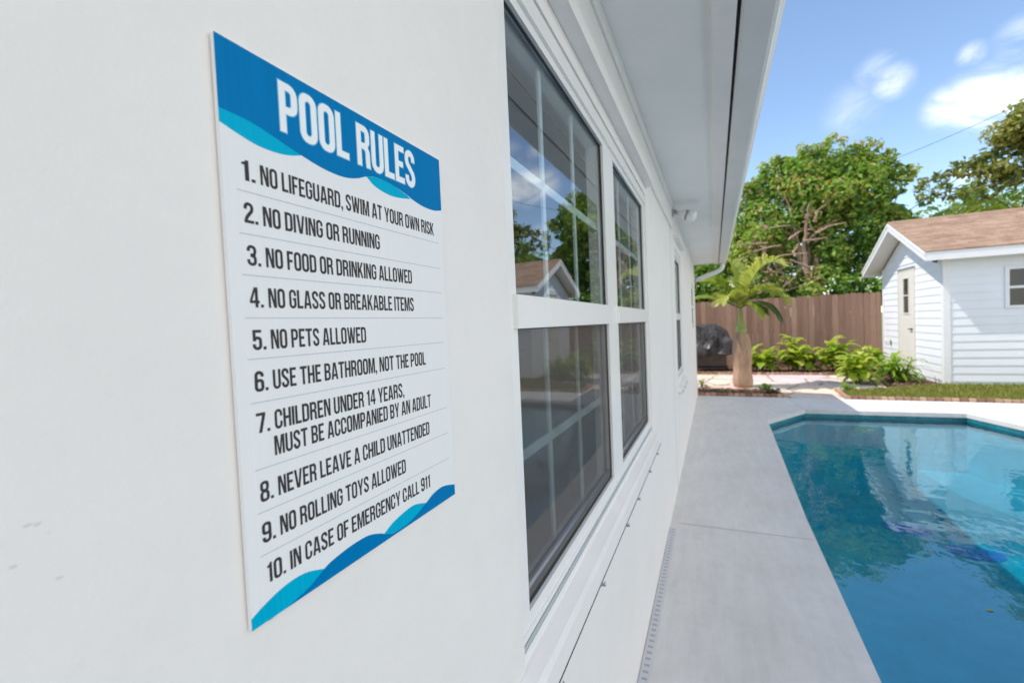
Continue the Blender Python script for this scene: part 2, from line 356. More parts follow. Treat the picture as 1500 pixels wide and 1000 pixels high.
def eave():
    ya, yb = WY0 - .1, WY1 + .06
    s = MB(); s.box(.0, ya, 2.572, .352, yb, 2.59); s.build('soffit', M_SOFFIT, house)
    s = MB(); s.box(.352, ya, 2.553, .43, yb, 2.72); s.build('fascia', M_TRIM, house)
    s = MB(); s.box(.002, ya, 2.505, .022, 4.24, 2.571, bev=.004); s.box(.0015, ya, 2.335, .012, 4.24, 2.503); s.build('frieze', M_TRIM, house)
    # K style gutter, bottom plus curled front
    pr = [(.4435, 2.70), (.4435, 2.556), (.452, 2.549), (.545, 2.549), (.560, 2.556), (.571, 2.59), (.592, 2.62), (.600, 2.66), (.600, 2.69), (.592, 2.694), (.588, 2.688), (.592, 2.66), (.583, 2.625), (.562, 2.594), (.551, 2.562), (.452, 2.56), (.452, 2.70)]
    g = MB(); g.prism(pr, 'y', ya, yb); 
    g.box(.453, ya, 2.5605, .57, ya + .004, 2.68); g.box(.453, yb - .004, 2.5605, .57, yb, 2.68)
    gut = g.build('gutter', simple('gutter_aluminium', (.70, .705, .70), .45, .05, 4, .04, 30), house)
    d = MB(); d.box(.4315, ya, 2.57, .4425, yb, 2.71); d.build('gap_strip', M_BLACK, house)
    # downspout: down, elbow back to the house end, round the corner
    d = MB()
    d.tube([(.505, 9.36, 2.548), (.505, 9.36, 2.50), (.49, 9.37, 2.455), (.45, 9.39, 2.42), (.3, 9.41, 2.36), (.12, 9.44, 2.305), (.02, 9.46, 2.28), (-.035, 9.46, 2.24), (-.045, 9.455, 2.15), (-.045, 9.45, .1)], [.043] * 10, 10)
    d.build('downspout', simple('downspout_paint', (.72, .72, .71), .4), house, smooth=True)
    d = MB(); d.box(.001, 9.33, 2.22, .03, 9.375, 2.30, bev=.004); d.build('downspout_bracket', M_STEEL, house)
    r = MB(); x0, z0, xr, zr = .47, 2.735, -4, 4.25
    for xa, xb in ((x0, xr), (-8.47, xr)):
        r.add([(xa, ya - .1, z0), (xr, ya - .1, zr), (xr, yb + .02, zr), (xa, yb + .02, z0), (xa, ya - .1, z0 - .03), (xr, ya - .1, zr - .03), (xr, yb + .02, zr - .03), (xa, yb + .02, z0 - .03)],
              [(0, 1, 2, 3), (7, 6, 5, 4), (0, 3, 7, 4), (0, 4, 5, 1), (3, 2, 6, 7)])
    ro = r.build('roof', M_HSHINGLE, house); uv_planar(ro, 1, 2)
def uv_planar(o, a, b, sl=1.08):
    me = o.data; uv = me.uv_layers.new(name='UV')
    for l in me.loops:
        co = me.vertices[l.vertex_index].co; uv.data[l.index].uv = (co[a], co[b] * 1.0)
def uv_slope(o, along, s0=0):
    me = o.data; uv = me.uv_layers.new(name='UV')
    oth = 1 - along
    for l in me.loops:
        co = me.vertices[l.vertex_index].co; uv.data[l.index].uv = (co[along], abs(co[oth]) * 1.1 + (5 if co[oth] > 0 else 0) + s0)
eave()

def window(op, panes, mid, glass_bot, glass_top, xf=-.012, xg=-.026, grille=True, rot=0.0, cols=3):
    """op: opening y0,y1,z0,z1; panes: list of y ranges; mid: rail z0,z1"""
    y0, y1, z0, z1 = op; f = MB(); e = .001
    def fbox(ya, yb, za, zb, x1=xf, x0=-.075): f.box(x0, ya, za, x1, yb, zb)
    holes = []
    for (a, b) in panes: holes += [(a, b, glass_bot, mid[0]), (a, b, mid[1], glass_top)]
    # frame body as a slab with holes
    ys = sorted({y0 + e, y1 - e, *[h[i] for h in holes for i in (0, 1)]}); zs = sorted({z0 + e, z1 - e, *[h[i] for h in holes for i in (2, 3)]})
    idx = {}
    def V(x, y, z):
        k = (x, y, z)
        if k not in idx: idx[k] = len(f.v); f.v.append(k); f.a.append(.5)
        return idx[k]
    for x, fl in ((xf, 0), (-.075, 1)):
        for a, c in zip(ys, ys[1:]):
            for d, g in zip(zs, zs[1:]):
                if any(h[0] < (a + c) / 2 < h[1] and h[2] < (d + g) / 2 < h[3] for h in holes): continue
                q = (V(x, a, d), V(x, c, d), V(x, c, g), V(x, a, g)); f.f.append(q[::-1] if fl else q)
    rims = holes + [None]
    for h in rims:
        a, b, c, d = h if h else (y0 + e, y1 - e, z0 + e, z1 - e)
        for (p, q) in (((a, c), (b, c)), ((b, c), (b, d)), ((b, d), (a, d)), ((a, d), (a, c))):
            f.add([(xf, *p), (xf, *q), (-.075, *q), (-.075, *p)], [(0, 1, 2, 3)] if h else [(3, 2, 1, 0)])
    # raised beads round the frame and between the sashes
    b_ = .004
    for (a, b) in panes:
        f.box(xf, a - .018, mid[0] - .001, xf + .010, b + .018, mid[1] + .003)
    f.box(xf, y0 + .004, z0 + .004, xf + .006, y1 - .004, glass_bot - .055); f.box(xf, y0 + .004, glass_bot - .04, xf + .004, y1 - .004, glass_bot - .028)
    f.box(xf, y0 + .004, glass_top + .024, xf + .008, y1 - .004, z1 - .004)
    w = f.build('window', M_ALU, house)
    tk = MB(); tk.box(xf + .0002, y0 + .006, glass_bot - .052, xf + .005, y1 - .006, glass_bot - .043); tk.build('screen_track', M_TRACK, w)
    gk = MB(); t = .004
    for (a, b, c, d) in holes:
        gk.box(xg, a + .0005, c + .0005, xg + .006, a + t, d - .0005); gk.box(xg, b - t, c + .0005, xg + .006, b - .0005, d - .0005)
        gk.box(xg, a + t + .0003, c + .0005, xg + .006, b - t - .0003, c + t); gk.box(xg, a + t + .0003, d - t, xg + .006, b - t - .0003, d - .0005)
    gk.build('gasket', M_GASKET, w)
    for (a, b) in panes:
        for k, (c, d) in enumerate(((glass_bot, mid[0]), (mid[1], glass_top))):
            xx = xg - .002 - (.008 if k == 0 else 0); tw = math.tan(rot) * (b - a) / 2
            g = MB(); g.add([(xx - tw, a + .002, c + .002), (xx + tw, b - .002, c + .002), (xx + tw, b - .002, d - .002), (xx - tw, a + .002, d - .002)], [(0, 1, 2, 3)])
            g.build('glass_pane', M_GLASS, w)
            if grille:
                q = MB(); xb = xx - .014 - abs(tw)
                for i in range(1, cols):
                    yy = a + (b - a) * i / cols; q.box(xb - .006, yy - .010, c + .003, xb, yy + .010, d - .003)
                zz = (c + d) / 2 + (.0 if k else .0); q.box(xb - .0055, a + .003, zz - .0115, xb - .0005, b - .003, zz + .0115)
                q.build('grille', M_GRILLE, w)
            if k == 0:
                sc = MB(); xs = xg + .004
                sc.add([(xs, a + .004, c + .004), (xs, b - .004, c + .004), (xs, b - .004, d - .004), (xs, a + .004, d - .004)], [(0, 1, 2, 3)])
                sc.build('insect_screen', M_SCREEN, w)
                r = MB(); r.tube([(xg - .008, a + .006, c + .022), (xg - .008, b - .006, c + .022)], .009, 8); r.build('sash_rail', M_SILVER, w, smooth=True)
    return w
P1 = ((.775, 1.585), (1.757, 2.538))
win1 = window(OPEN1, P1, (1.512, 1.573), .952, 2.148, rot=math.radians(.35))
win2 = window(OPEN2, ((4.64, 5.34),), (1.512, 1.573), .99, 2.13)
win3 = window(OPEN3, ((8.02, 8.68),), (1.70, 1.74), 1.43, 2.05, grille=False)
def sill(w, ya, yb, zb, zt, d):
    s = MB(); pr = [(.0005, zb), (d, zb), (d + .003, zb + .006), (d + .003, zt - .022), (d - .006, zt - .012), (.0005, zt - .003), (-.0116, zt), (-.0116, .8625 if zt > .87 else .8615), (.0005, .8615)]
    pr = pr[:5] + [(.0005, zt)]; s.prism(pr, 'y', ya, yb); a_, b_ = (OPEN1 if w is win1 else OPEN2)[:2]; s.prism([(.0003, zt - .02), (.0003, zt), (-.0116, zt + .004), (-.0116, zt - .02)], 'y', a_ + .0015, b_ - .0015); s.build('sill', M_TRIM, w)
    t = MB(); t.box(.0006, ya + .01, zb - .0045, d + .0012, yb - .01, zb - .0006); t.build('storm_track_gap', M_BLACK, w)
def header(w, ya, yb, z0, z1, d):
    s = MB(); s.box(.0005, ya, z0, d, yb, z1, bev=.0015); s.build('storm_panel_header', M_TRIM, w)
sill(win1, .66, 2.70, .795, .875, .030); sill(win2, 4.53, 5.5, .80, .86, .03)
header(win1, -1.5, 2.62, 2.270, 2.314, .043); header(win2, 4.55, 5.46, 2.30, 2.335, .046)
for w_, ys_ in ((win1, (.80, 1.17, 1.55, 1.80, 2.15, 2.45)), (win2, (4.65, 4.95, 5.3))):
    for y_ in ys_:
        s = MB()
        x_ = .0345; z_ = .795 if w_ is win1 else .80
        s.tube([(x_ - .004, y_, z_), (x_ + .010, y_, z_ - .002)], .0028, 8); s.tube([(x_ - .001, y_, z_), (x_ + .003, y_, z_ - .001)], .005, 6)
        for sg in (-1, 1): s.add([(x_ + .003, y_ + sg * .002, z_), (x_ + .005, y_ + sg * .011, z_ + .006), (x_ + .007, y_ + sg * .013, z_ - .001), (x_ + .005, y_ + sg * .003, z_ - .004)], [(0, 1, 2, 3)])
        s.build('storm_panel_stud', M_STEEL, w_)

# ------------------------------------------------------------------ pool rules sign
def rrect(x0, y0, x1, y1, r, corners='abcd', n=5):
    """counter clockwise from lower left; corners a=ll b=lr c=ur d=ul are rounded"""
    out = []
    for nm, cx, cy, a0 in (('a', x0 + r, y0 + r, 180), ('b', x1 - r, y0 + r, 270), ('c', x1 - r, y1 - r, 0), ('d', x0 + r, y1 - r, 90)):
        if nm in corners:
            for i in range(n + 1):
                t = math.radians(a0 + 90 * i / n); out.append((cx + r * math.cos(t), cy + r * math.sin(t)))
        else: out.append({'a': (x0, y0), 'b': (x1, y0), 'c': (x1, y1), 'd': (x0, y1)}[nm])
    return out
def arc(cx, cy, rx, ry, a0, a1, n=7):
    return [(cx + rx * math.cos(math.radians(a0 + (a1 - a0) * i / n)), cy + ry * math.sin(math.radians(a0 + (a1 - a0) * i / n))) for i in range(n + 1)]
def ribbon(pts, t):
    P = [Vector(p) for p in pts]; l, r = [], []
    for i, p in enumerate(P):
        a = (P[i] - P[i - 1]).normalized() if i else (P[1] - P[0]).normalized()
        b = (P[i + 1] - P[i]).normalized() if i < len(P) - 1 else a
        nrm = Vector((-(a + b).y, (a + b).x)).normalized(); k = t / 2 / max(.6, nrm.dot(Vector((-a.y, a.x))))
        l.append(tuple(p + nrm * k)); r.append(tuple(p - nrm * k))
    return l + r[::-1]
def glyphs():
    t = 112; b = 102; G = {}
    R = lambda x0, y0, x1, y1: [(x0, y0), (x1, y0), (x1, y1), (x0, y1)]
    G['I'] = (t, [[R(0, 0, t, 700)]]); G['.'] = (108, [[R(0, 0, 108, 108)]])
    G[','] = (108, [[[(0, 108), (0, 0), (48, 0), (20, -95), (60, -95), (108, 0), (108, 108)]]])
    G['L'] = (290, [[[(0, 0), (290, 0), (290, b), (t, b), (t, 700), (0, 700)]]])
    G['E'] = (300, [[[(0, 0), (300, 0), (300, b), (t, b), (t, 305), (262, 305), (262, 405), (t, 405), (t, 598), (300, 598), (300, 700), (0, 700)]]])
    G['F'] = (288, [[[(0, 0), (t, 0), (t, 290), (250, 290), (250, 390), (t, 390), (t, 598), (288, 598), (288, 700), (0, 700)]]])
    G['T'] = (340, [[[(114, 0), (226, 0), (226, 598), (340, 598), (340, 700), (0, 700), (0, 598), (114, 598)]]])
    G['H'] = (350, [[[(0, 0), (t, 0), (t, 300), (238, 300), (238, 0), (350, 0), (350, 700), (238, 700), (238, 402), (t, 402), (t, 700), (0, 700)]]])
    G['N'] = (355, [[[(0, 0), (100, 0), (100, 490), (234, 0), (355, 0), (355, 700), (255, 700), (255, 290), (142, 700), (0, 700)]]])
    G['M'] = (458, [[[(0, 0), (106, 0), (106, 480), (184, 0), (274, 0), (352, 488), (352, 0), (458, 0), (458, 700), (308, 700), (231, 205), (150, 700), (0, 700)]]])
    G['A'] = (384, [[[(0, 0), (110, 0), (130, 127), (254, 127), (273, 0), (384, 0), (270, 700), (112, 700)], [(144, 222), (240, 222), (192, 560)]]])
    G['V'] = (378, [[[(110, 0), (268, 0), (378, 700), (272, 700), (192, 150), (112, 700), (0, 700)]]])
    G['W'] = (530, [[[(92, 0), (218, 0), (265, 375), (312, 0), (438, 0), (530, 700), (424, 700), (376, 215), (318, 700), (212, 700), (156, 215), (108, 700), (0, 700)]]])
    G['Y'] = (376, [[[(132, 0), (244, 0), (244, 265), (376, 700), (264, 700), (190, 392), (116, 700), (0, 700), (132, 265)]]])
    G['K'] = (370, [[[(0, 0), (t, 0), (t, 205), (146, 270), (256, 0), (370, 0), (216, 400), (366, 700), (255, 700), (t, 402), (t, 700), (0, 700)]]])
    G['U'] = (342, [[[(0, 700)] + arc(171, 148, 171, 158, 180, 360) + [(342, 700), (232, 700)] + arc(171, 148, 61, 58, 0, -180) + [(110, 700)]]])
    G['O'] = (342, [[rrect(0, -10, 342, 710, 150), rrect(112, 92, 230, 608, 58)]]); G['0'] = G['O']
    G['C'] = (336, [[[(336, 445)] + arc(168, 545, 168, 165, 0, 180) + arc(168, 155, 168, 165, 180, 360) + [(336, 262), (230, 262)] + arc(168, 150, 60, 58, 0, -180) + arc(168, 550, 60, 58, 180, 0) + [(230, 445)]]])
    G['G'] = (340, [[[(340, 470)] + arc(170, 545, 170, 165, 0, 180) + arc(170, 155, 170, 165, 180, 360) + [(340, 390), (180, 390), (180, 290), (232, 290)] + arc(170, 150, 62, 58, 0, -180) + arc(170, 550, 62, 58, 180, 0) + [(232, 470)]]])
    G['D'] = (345, [[rrect(0, 0, 345, 700, 150, 'bc'), rrect(t, b, 233, 598, 50, 'bc')]])
    G['P'] = (335, [[[(0, 0), (t, 0), (t, 270)] + arc(185, 420, 150, 150, -90, 0, 5) + arc(185, 550, 150, 150, 0, 90, 5) + [(0, 700)], rrect(t, 370, 223, 600, 48, 'bc')]])
    G['B'] = (345, [[[(0, 0)] + arc(200, 145, 145, 145, -90, 0, 5) + arc(200, 240, 145, 130, 0, 60, 4) + arc(200, 455, 138, 110, -50, 0, 3) + arc(200, 560, 138, 140, 0, 90, 5) + [(0, 700)], rrect(t, 102, 233, 305, 45, 'bc'), rrect(t, 408, 227, 598, 45, 'bc')]])
    G['R'] = (350, [[[(0, 0), (t, 0), (t, 302)] + arc(160, 245, 66, 57, 90, 0, 4) + [(226, 90), (238, 0), (350, 0), (337, 90)] + arc(215, 240, 122, 130, 0, 50, 4) + arc(200, 460, 138, 110, -45, 0, 3) + arc(200, 560, 138, 140, 0, 90, 5) + [(0, 700)], rrect(t, 402, 227, 600, 45, 'bc')]])
    s = [(278, 500)] + arc(166, 545, 112, 110, 0, 180, 8) + [(54, 500), (80, 430), (166, 350), (252, 270), (278, 200)] + arc(166, 155, 112, 110, 0, -180, 8) + [(54, 205)]
    G['S'] = (334, [[ribbon(s, 108)]])
    G['1'] = (225, [[[(95, 0), (207, 0), (207, 700), (125, 700), (105, 640), (20, 605), (20, 530), (95, 530)]]])
    G['2'] = (334, [[ribbon([(54, 470)] + arc(166, 540, 112, 114, 180, 0, 8) + [(278, 490), (255, 410), (110, 220), (58, 100)], 108)], [R(0, 0, 334, 101)]])
    G['3'] = (334, [[ribbon([(54, 490)] + arc(166, 550, 112, 106, 180, 0, 8) + [(278, 470), (250, 385), (120, 358)], 104)], [ribbon([(120, 346), (250, 325), (280, 240)] + arc(166, 150, 114, 106, 0, -180, 8) + [(54, 210)], 104)]])
    G['4'] = (350, [[[(190, 0), (298, 0), (298, 145), (350, 145), (350, 242), (298, 242), (298, 700), (165, 700), (0, 242), (0, 145), (190, 145)], [(88, 242), (190, 242), (190, 545)]]])
    G['5'] = (334, [[[(18, 300), (122, 300), (122, 598), (322, 598), (322, 700), (18, 700)]], [ribbon([(75, 350), (110, 400)] + arc(176, 330, 104, 88, 100, 0, 6) + arc(168, 155, 112, 110, 0, -180, 8) + [(56, 205)], 106)]])
    six = [[rrect(0, -10, 340, 430, 140), rrect(112, 92, 228, 330, 54)], [ribbon([(282, 505)] + arc(170, 550, 112, 106, 0, 180, 8) + [(57, 250)], 112)]]
    G['6'] = (340, six); G['9'] = (340, [[[(340 - x, 700 - y) for x, y in c] for c in reg] for reg in six])
    G['7'] = (330, [[[(70, 0), (186, 0), (330, 610), (330, 700), (0, 700), (0, 598), (215, 598)]]])
    G['8'] = (342, [[rrect(0, -10, 342, 385, 140), rrect(110, 90, 232, 300, 52)], [rrect(12, 340, 330, 710, 130), rrect(116, 430, 226, 612, 48)]])
    return G
GL = glyphs()
def text_layout(txt, x0, x1, base, cap, sb=40, space=150):
    x = 0; items = []
    for ch in txt:
        if ch == ' ': x += space; continue
        w, regs = GL[ch]; items.append((x, regs)); x += w + sb
    tot = x - sb; sx = (x1 - x0) / tot; sy = cap / 700; out = []
    for gx, regs in items:
        for k, reg in enumerate(regs): out.append(([[(x0 + (gx + px) * sx, base + py * sy) for px, py in c] for c in reg], k))
    return out
SY, SZ, SX = .2108, 1.2905, .0055       # sign's lower left corner on the wall, face distance
def sign_flat(name, regs, mt, parent, lift):
    v, f = [], []
    for reg, k in regs:
        polys = [[Vector((p[0], p[1], 0)) for p in c] for c in reg]
        tris = geometry.tessellate_polygon(polys); flat = [p for c in reg for p in c]; b = len(v)
        v += [(SX + lift + k * .00004, SY + p[0] / 1000, SZ + p[1] / 1000) for p in flat]
        for t in tris:
            a, c, d = (Vector((*flat[i], 0)) for i in t); n = (c - a).cross(d - a).z
            if abs(n) < 1e-9: continue
            f.append((b + t[0], b + t[1], b + t[2]) if n > 0 else (b + t[2], b + t[1], b + t[0]))
    return mesh_obj(name, v, f, mt, parent)
def smooth_curve(pts, n=6):
    P = [pts[0]] + list(pts) + [pts[-1]]; out = []
    for i in range(1, len(P) - 2):
        p0, p1, p2, p3 = (np.array(P[i + k]) for k in (-1, 0, 1, 2))
        for j in range(n):
            t = j / n; out.append(tuple(.5 * ((2 * p1) + (-p0 + p2) * t + (2 * p0 - 5 * p1 + 4 * p2 - p3) * t * t + (-p0 + 3 * p1 - 3 * p2 + p3) * t ** 3)))
    out.append(tuple(pts[-1])); return out
def ink(name, c, streak=.12):
    m, nt, b = mat(name); b.inputs['Specular IOR Level'].default_value = .06; n = noise(nt, 1, 3, .6, 'Object', (1, 420, 6))
    nt.links.new(ramp(nt, n.outputs[0], [(.3, tuple(x * (1 - streak) for x in c)), (.7, c)]), b.inputs['Base Color']); b.inputs['Roughness'].default_value = .35
    return m
def sign():
    W_, H_ = 290.5, 450.5
    sg = thing('pool_rules_sign', 'white and blue POOL RULES sign with ten numbered rules on the white wall', 'sign', (.003, SY + .145, SZ + .225))
    p = MB(); p.box(.0015, SY, SZ, SX, SY + W_ / 1000, SZ + H_ / 1000)
    pm = ink('corrugated_sign_plastic', (.79, .80, .81), .03); o = p.build('panel', pm, sg)
    # the left edge stands off the wall a little
    for v in o.data.vertices:
        if v.co.y < -.1 and v.co.x < -.0005: pass
    blue = ink('sign_blue', (.0, .185, .46)); cyan = ink('sign_cyan', (.0, .42, .66), .15); dark = ink('sign_dark_grey', (.052, .05, .054), .05); white = ink('sign_white', (.83, .86, .88), .03)
    dt = [(0, 395.8), (22.7, 394.8), (42.1, 390.9), (71.2, 383.9), (96.1, 379.4), (119.5, 378.9), (137.6, 382.8), (151.7, 388.6), (169.3, 392.3), (194.3, 390.8), (221.2, 385.6), (227.6, 383.5), (249.2, 379.9), (272.9, 380.0), (W_, 383.9)]
    c = smooth_curve(dt, 5); sign_flat('heading_band', [([c + [(W_, H_), (0, H_)]], 0)], blue, sg, .00012)
    a = smooth_curve([(0, 385.5), (14.2, 381.3), (29.6, 378.0), (46.5, 377.9), (59.4, 380.0), (71.2, 383.9)], 5); up = smooth_curve(dt[:4], 5)
    sign_flat('light_wave', [([a + up[::-1][1:]], 0)], cyan, sg, .00012)
    a = smooth_curve([(151.7, 388.6), (162.6, 382.2), (180.5, 378.6), (200, 378.8), (224.9, 383.1)], 5); up = smooth_curve([(151.7, 388.6), (169.3, 392.3), (194.3, 390.8), (224.9, 384.2)], 5)
    sign_flat('light_wave', [([a + up[::-1][1:-1]], 0)], cyan, sg, .00012)
    db = [(28.5, 0), (39.1, 1.9), (52.9, 4.9), (63.4, 9.3), (74.6, 14.1), (90.8, 16.8), (107.9, 18.0), (126.6, 17.1), (143.2, 11.6), (157.8, 4.5), (173.7, 2.2), (190.8, 3.0), (209.4, 7.3), (225.2, 12.8), (242, 18.6), (263.8, 20), (W_, 13.2)]
    c = smooth_curve(db, 5); sign_flat('dark_wave', [([[(28.5, 0), (W_, 0)] + c[::-1][:-1]], 0)], blue, sg, .00012)
    a = smooth_curve([(0, 9.2), (8.6, 13.1), (22.2, 17.5), (36.6, 19.8), (51.8, 18.7), (70.0, 12.2)], 5); lo = smooth_curve([(28.5, 0), (39.1, 1.9), (52.9, 4.9), (63.4, 9.3), (70, 12.2)], 5)
    sign_flat('light_wave', [([[(0, 0)] + lo + a[::-1][1:]], 0)], cyan, sg, .00012)
    a = smooth_curve([(149.5, 8.6), (164.9, 14.7), (185.1, 18.3), (202.9, 19.1), (225.2, 12.8)], 5); lo = smooth_curve([(149.5, 8.6), (157.8, 4.5), (173.7, 2.2), (190.8, 3.0), (209.4, 7.3), (225.2, 12.8)], 5)
    sign_flat('light_wave', [([lo + a[::-1][1:-1]], 0)], cyan, sg, .00012)
    # heading: white letters on a pale blue rim
    head = text_layout('POOL RULES', 51.5, 235.5, 398.1, 42.3, 44, 175)
    rim = ink('sign_rim_blue', (.22, .50, .70), .05)
    def grow(reg, d):
        out = []
        for c in reg:
            n = len(c); q = []
            ar = sum(c[i][0] * c[(i + 1) % n][1] - c[(i + 1) % n][0] * c[i][1] for i in range(n))
            is_hole = c is not reg[0]; sg_ = (1 if ar > 0 else -1) * (-1 if is_hole else 1)
            for i in range(n):
                p0, p1, p2 = Vector(c[i - 1]), Vector(c[i]), Vector(c[(i + 1) % n])
                e1 = (p1 - p0); e2 = (p2 - p1)
                e1 = e1.normalized() if e1.length > 1e-6 else e2.normalized(); e2 = e2.normalized() if e2.length > 1e-6 else e1
                nn = Vector((e1.y + e2.y, -(e1.x + e2.x))); nn = nn.normalized() if nn.length > 1e-6 else Vector((e1.y, -e1.x))
                k = min(1.6, 1 / max(.4, nn.dot(Vector((e1.y, -e1.x)))))
                q.append(tuple(p1 + nn * d * sg_ * k))
            out.append(q)
        return out
    sign_flat('heading_rim', [(grow(r, .9), k) for r, k in head], rim, sg, .0002)
    sign_flat('heading_text', head, white, sg, .00032)
    rules = [('1.', 'NO LIFEGUARD, SWIM AT YOUR OWN RISK', 30.3, 270.3, 347.0), ('2.', 'NO DIVING OR RUNNING', 30.5, 166.5, 314.2), ('3.', 'NO FOOD OR DRINKING ALLOWED', 30.8, 219.7, 281.2),
             ('4.', 'NO GLASS OR BREAKABLE ITEMS', 30.8, 220.5, 248.5), ('5.', 'NO PETS ALLOWED', 30.8, 138.3, 215.0), ('6.', 'USE THE BATHROOM, NOT THE POOL', 30.4, 238.9, 182.2),
             ('7.', 'CHILDREN UNDER 14 YEARS,', 29.7, 194.5, 149.4), ('8.', 'NEVER LEAVE A CHILD UNATTENDED', 29.2, 239.6, 94.8), ('9.', 'NO ROLLING TOYS ALLOWED', 28.8, 190.5, 62.0), ('10.', 'IN CASE OF EMERGENCY CALL 911', 35.9, 235.5, 29.2)]
    for num, tx, a, b, base in rules:
        n0 = a - (15.8 if len(num) == 2 else 21.0)
        regs = text_layout(num, n0, a - 4.3, base, 15.9) + text_layout(tx, a, b, base, 15.9)
        if num == '7.': regs += text_layout('MUST BE ACCOMPANIED BY AN ADULT', 28.1, 245.4, 128.3, 15.9)
        sign_flat('rule_text', regs, dark, sg, .00015)
    rule = ink('sign_rule_grey', (.42, .46, .52), .05)
    for z in (338.4, 305.4, 273.5, 240.2, 208.0, 173.6, 121.0, 86.8, 52.8):
        sign_flat('divider_line', [([[(10.2, z - .28), (281, z - .28), (281, z + .28), (10.2, z + .28)]], 0)], rule, sg, .00015)
    # torn paper and dried glue under the lower edge
    tn = simple('dried_glue', (.50, .42, .32), .8, .3, 90)
    tr = MB(); rnd = random.Random(3)
    for (a, b, d) in ((3, 30, 5), (76, 96, 2.4), (222, 262, 2.2)):
        n = 9; pts = [(a + (b - a) * i / n, -.3) for i in range(n + 1)] + [(b - (b - a) * i / n, -.4 - d * math.sin(math.pi * (i + .3) / (n + .6)) * rnd.uniform(.25, 1)) for i in range(n + 1)]
        tr.add([(.0011, SY + p[0] / 1000, SZ + p[1] / 1000) for p in pts], [(i, 2 * n + 1 - i, 2 * n - i, i + 1) for i in range(n)])
        tr.build('torn_edge', tn, sg); tr = MB()
sign()

# ------------------------------------------------------------------ floodlight on the wall
def flood():
    fl = thing('flood_light', 'white bulb floodlight on a small bracket under the eave', 'flood light', (.0, 4.30, 2.52))
    b = MB(); b.lathe([(.0, .0), (.052, .0), (.052, .012), (.04, .022), (.0, .022)], 20, Matrix.Translation((.002, 4.30, 2.50)) @ Matrix.Rotation(math.pi / 2, 4, 'Y')); b.build('wall_plate', M_STEEL, fl)
    b = MB(); b.tube([(.018, 4.30, 2.50), (.038, 4.30, 2.497), (.058, 4.30, 2.482)], .012, 10); b.tube([(.036, 4.284, 2.494), (.036, 4.316, 2.494)], .019, 10); b.build('swivel_arm', M_STEEL, fl, smooth=False)
    ax = Matrix.Translation((.055, 4.30, 2.484)) @ Matrix.Rotation(math.radians(112), 4, 'Y')
    b = MB(); b.lathe([(.0, 0), (.022, 0), (.026, .02), (.036, .05), (.048, .075), (.05, .078), (.0, .078)], 24, ax); b.build('lamp_holder', M_TRIM, fl, smooth=True)
    b = MB(); b.lathe([(.0, .0785), (.044, .0785), (.044, .084), (.0, .084)], 24, ax); b.build('seal_ring', M_BLACK, fl)
    b = MB(); b.lathe([(.0, .0845), (.040, .0845), (.055, .12), (.060, .145), (.052, .158), (.03, .168), (.0, .172)], 28, ax)
    b.build('bulb', simple('bulb_glass', (.78, .80, .80), .08, .06, 30, spec=.8), fl, smooth=True)
flood()

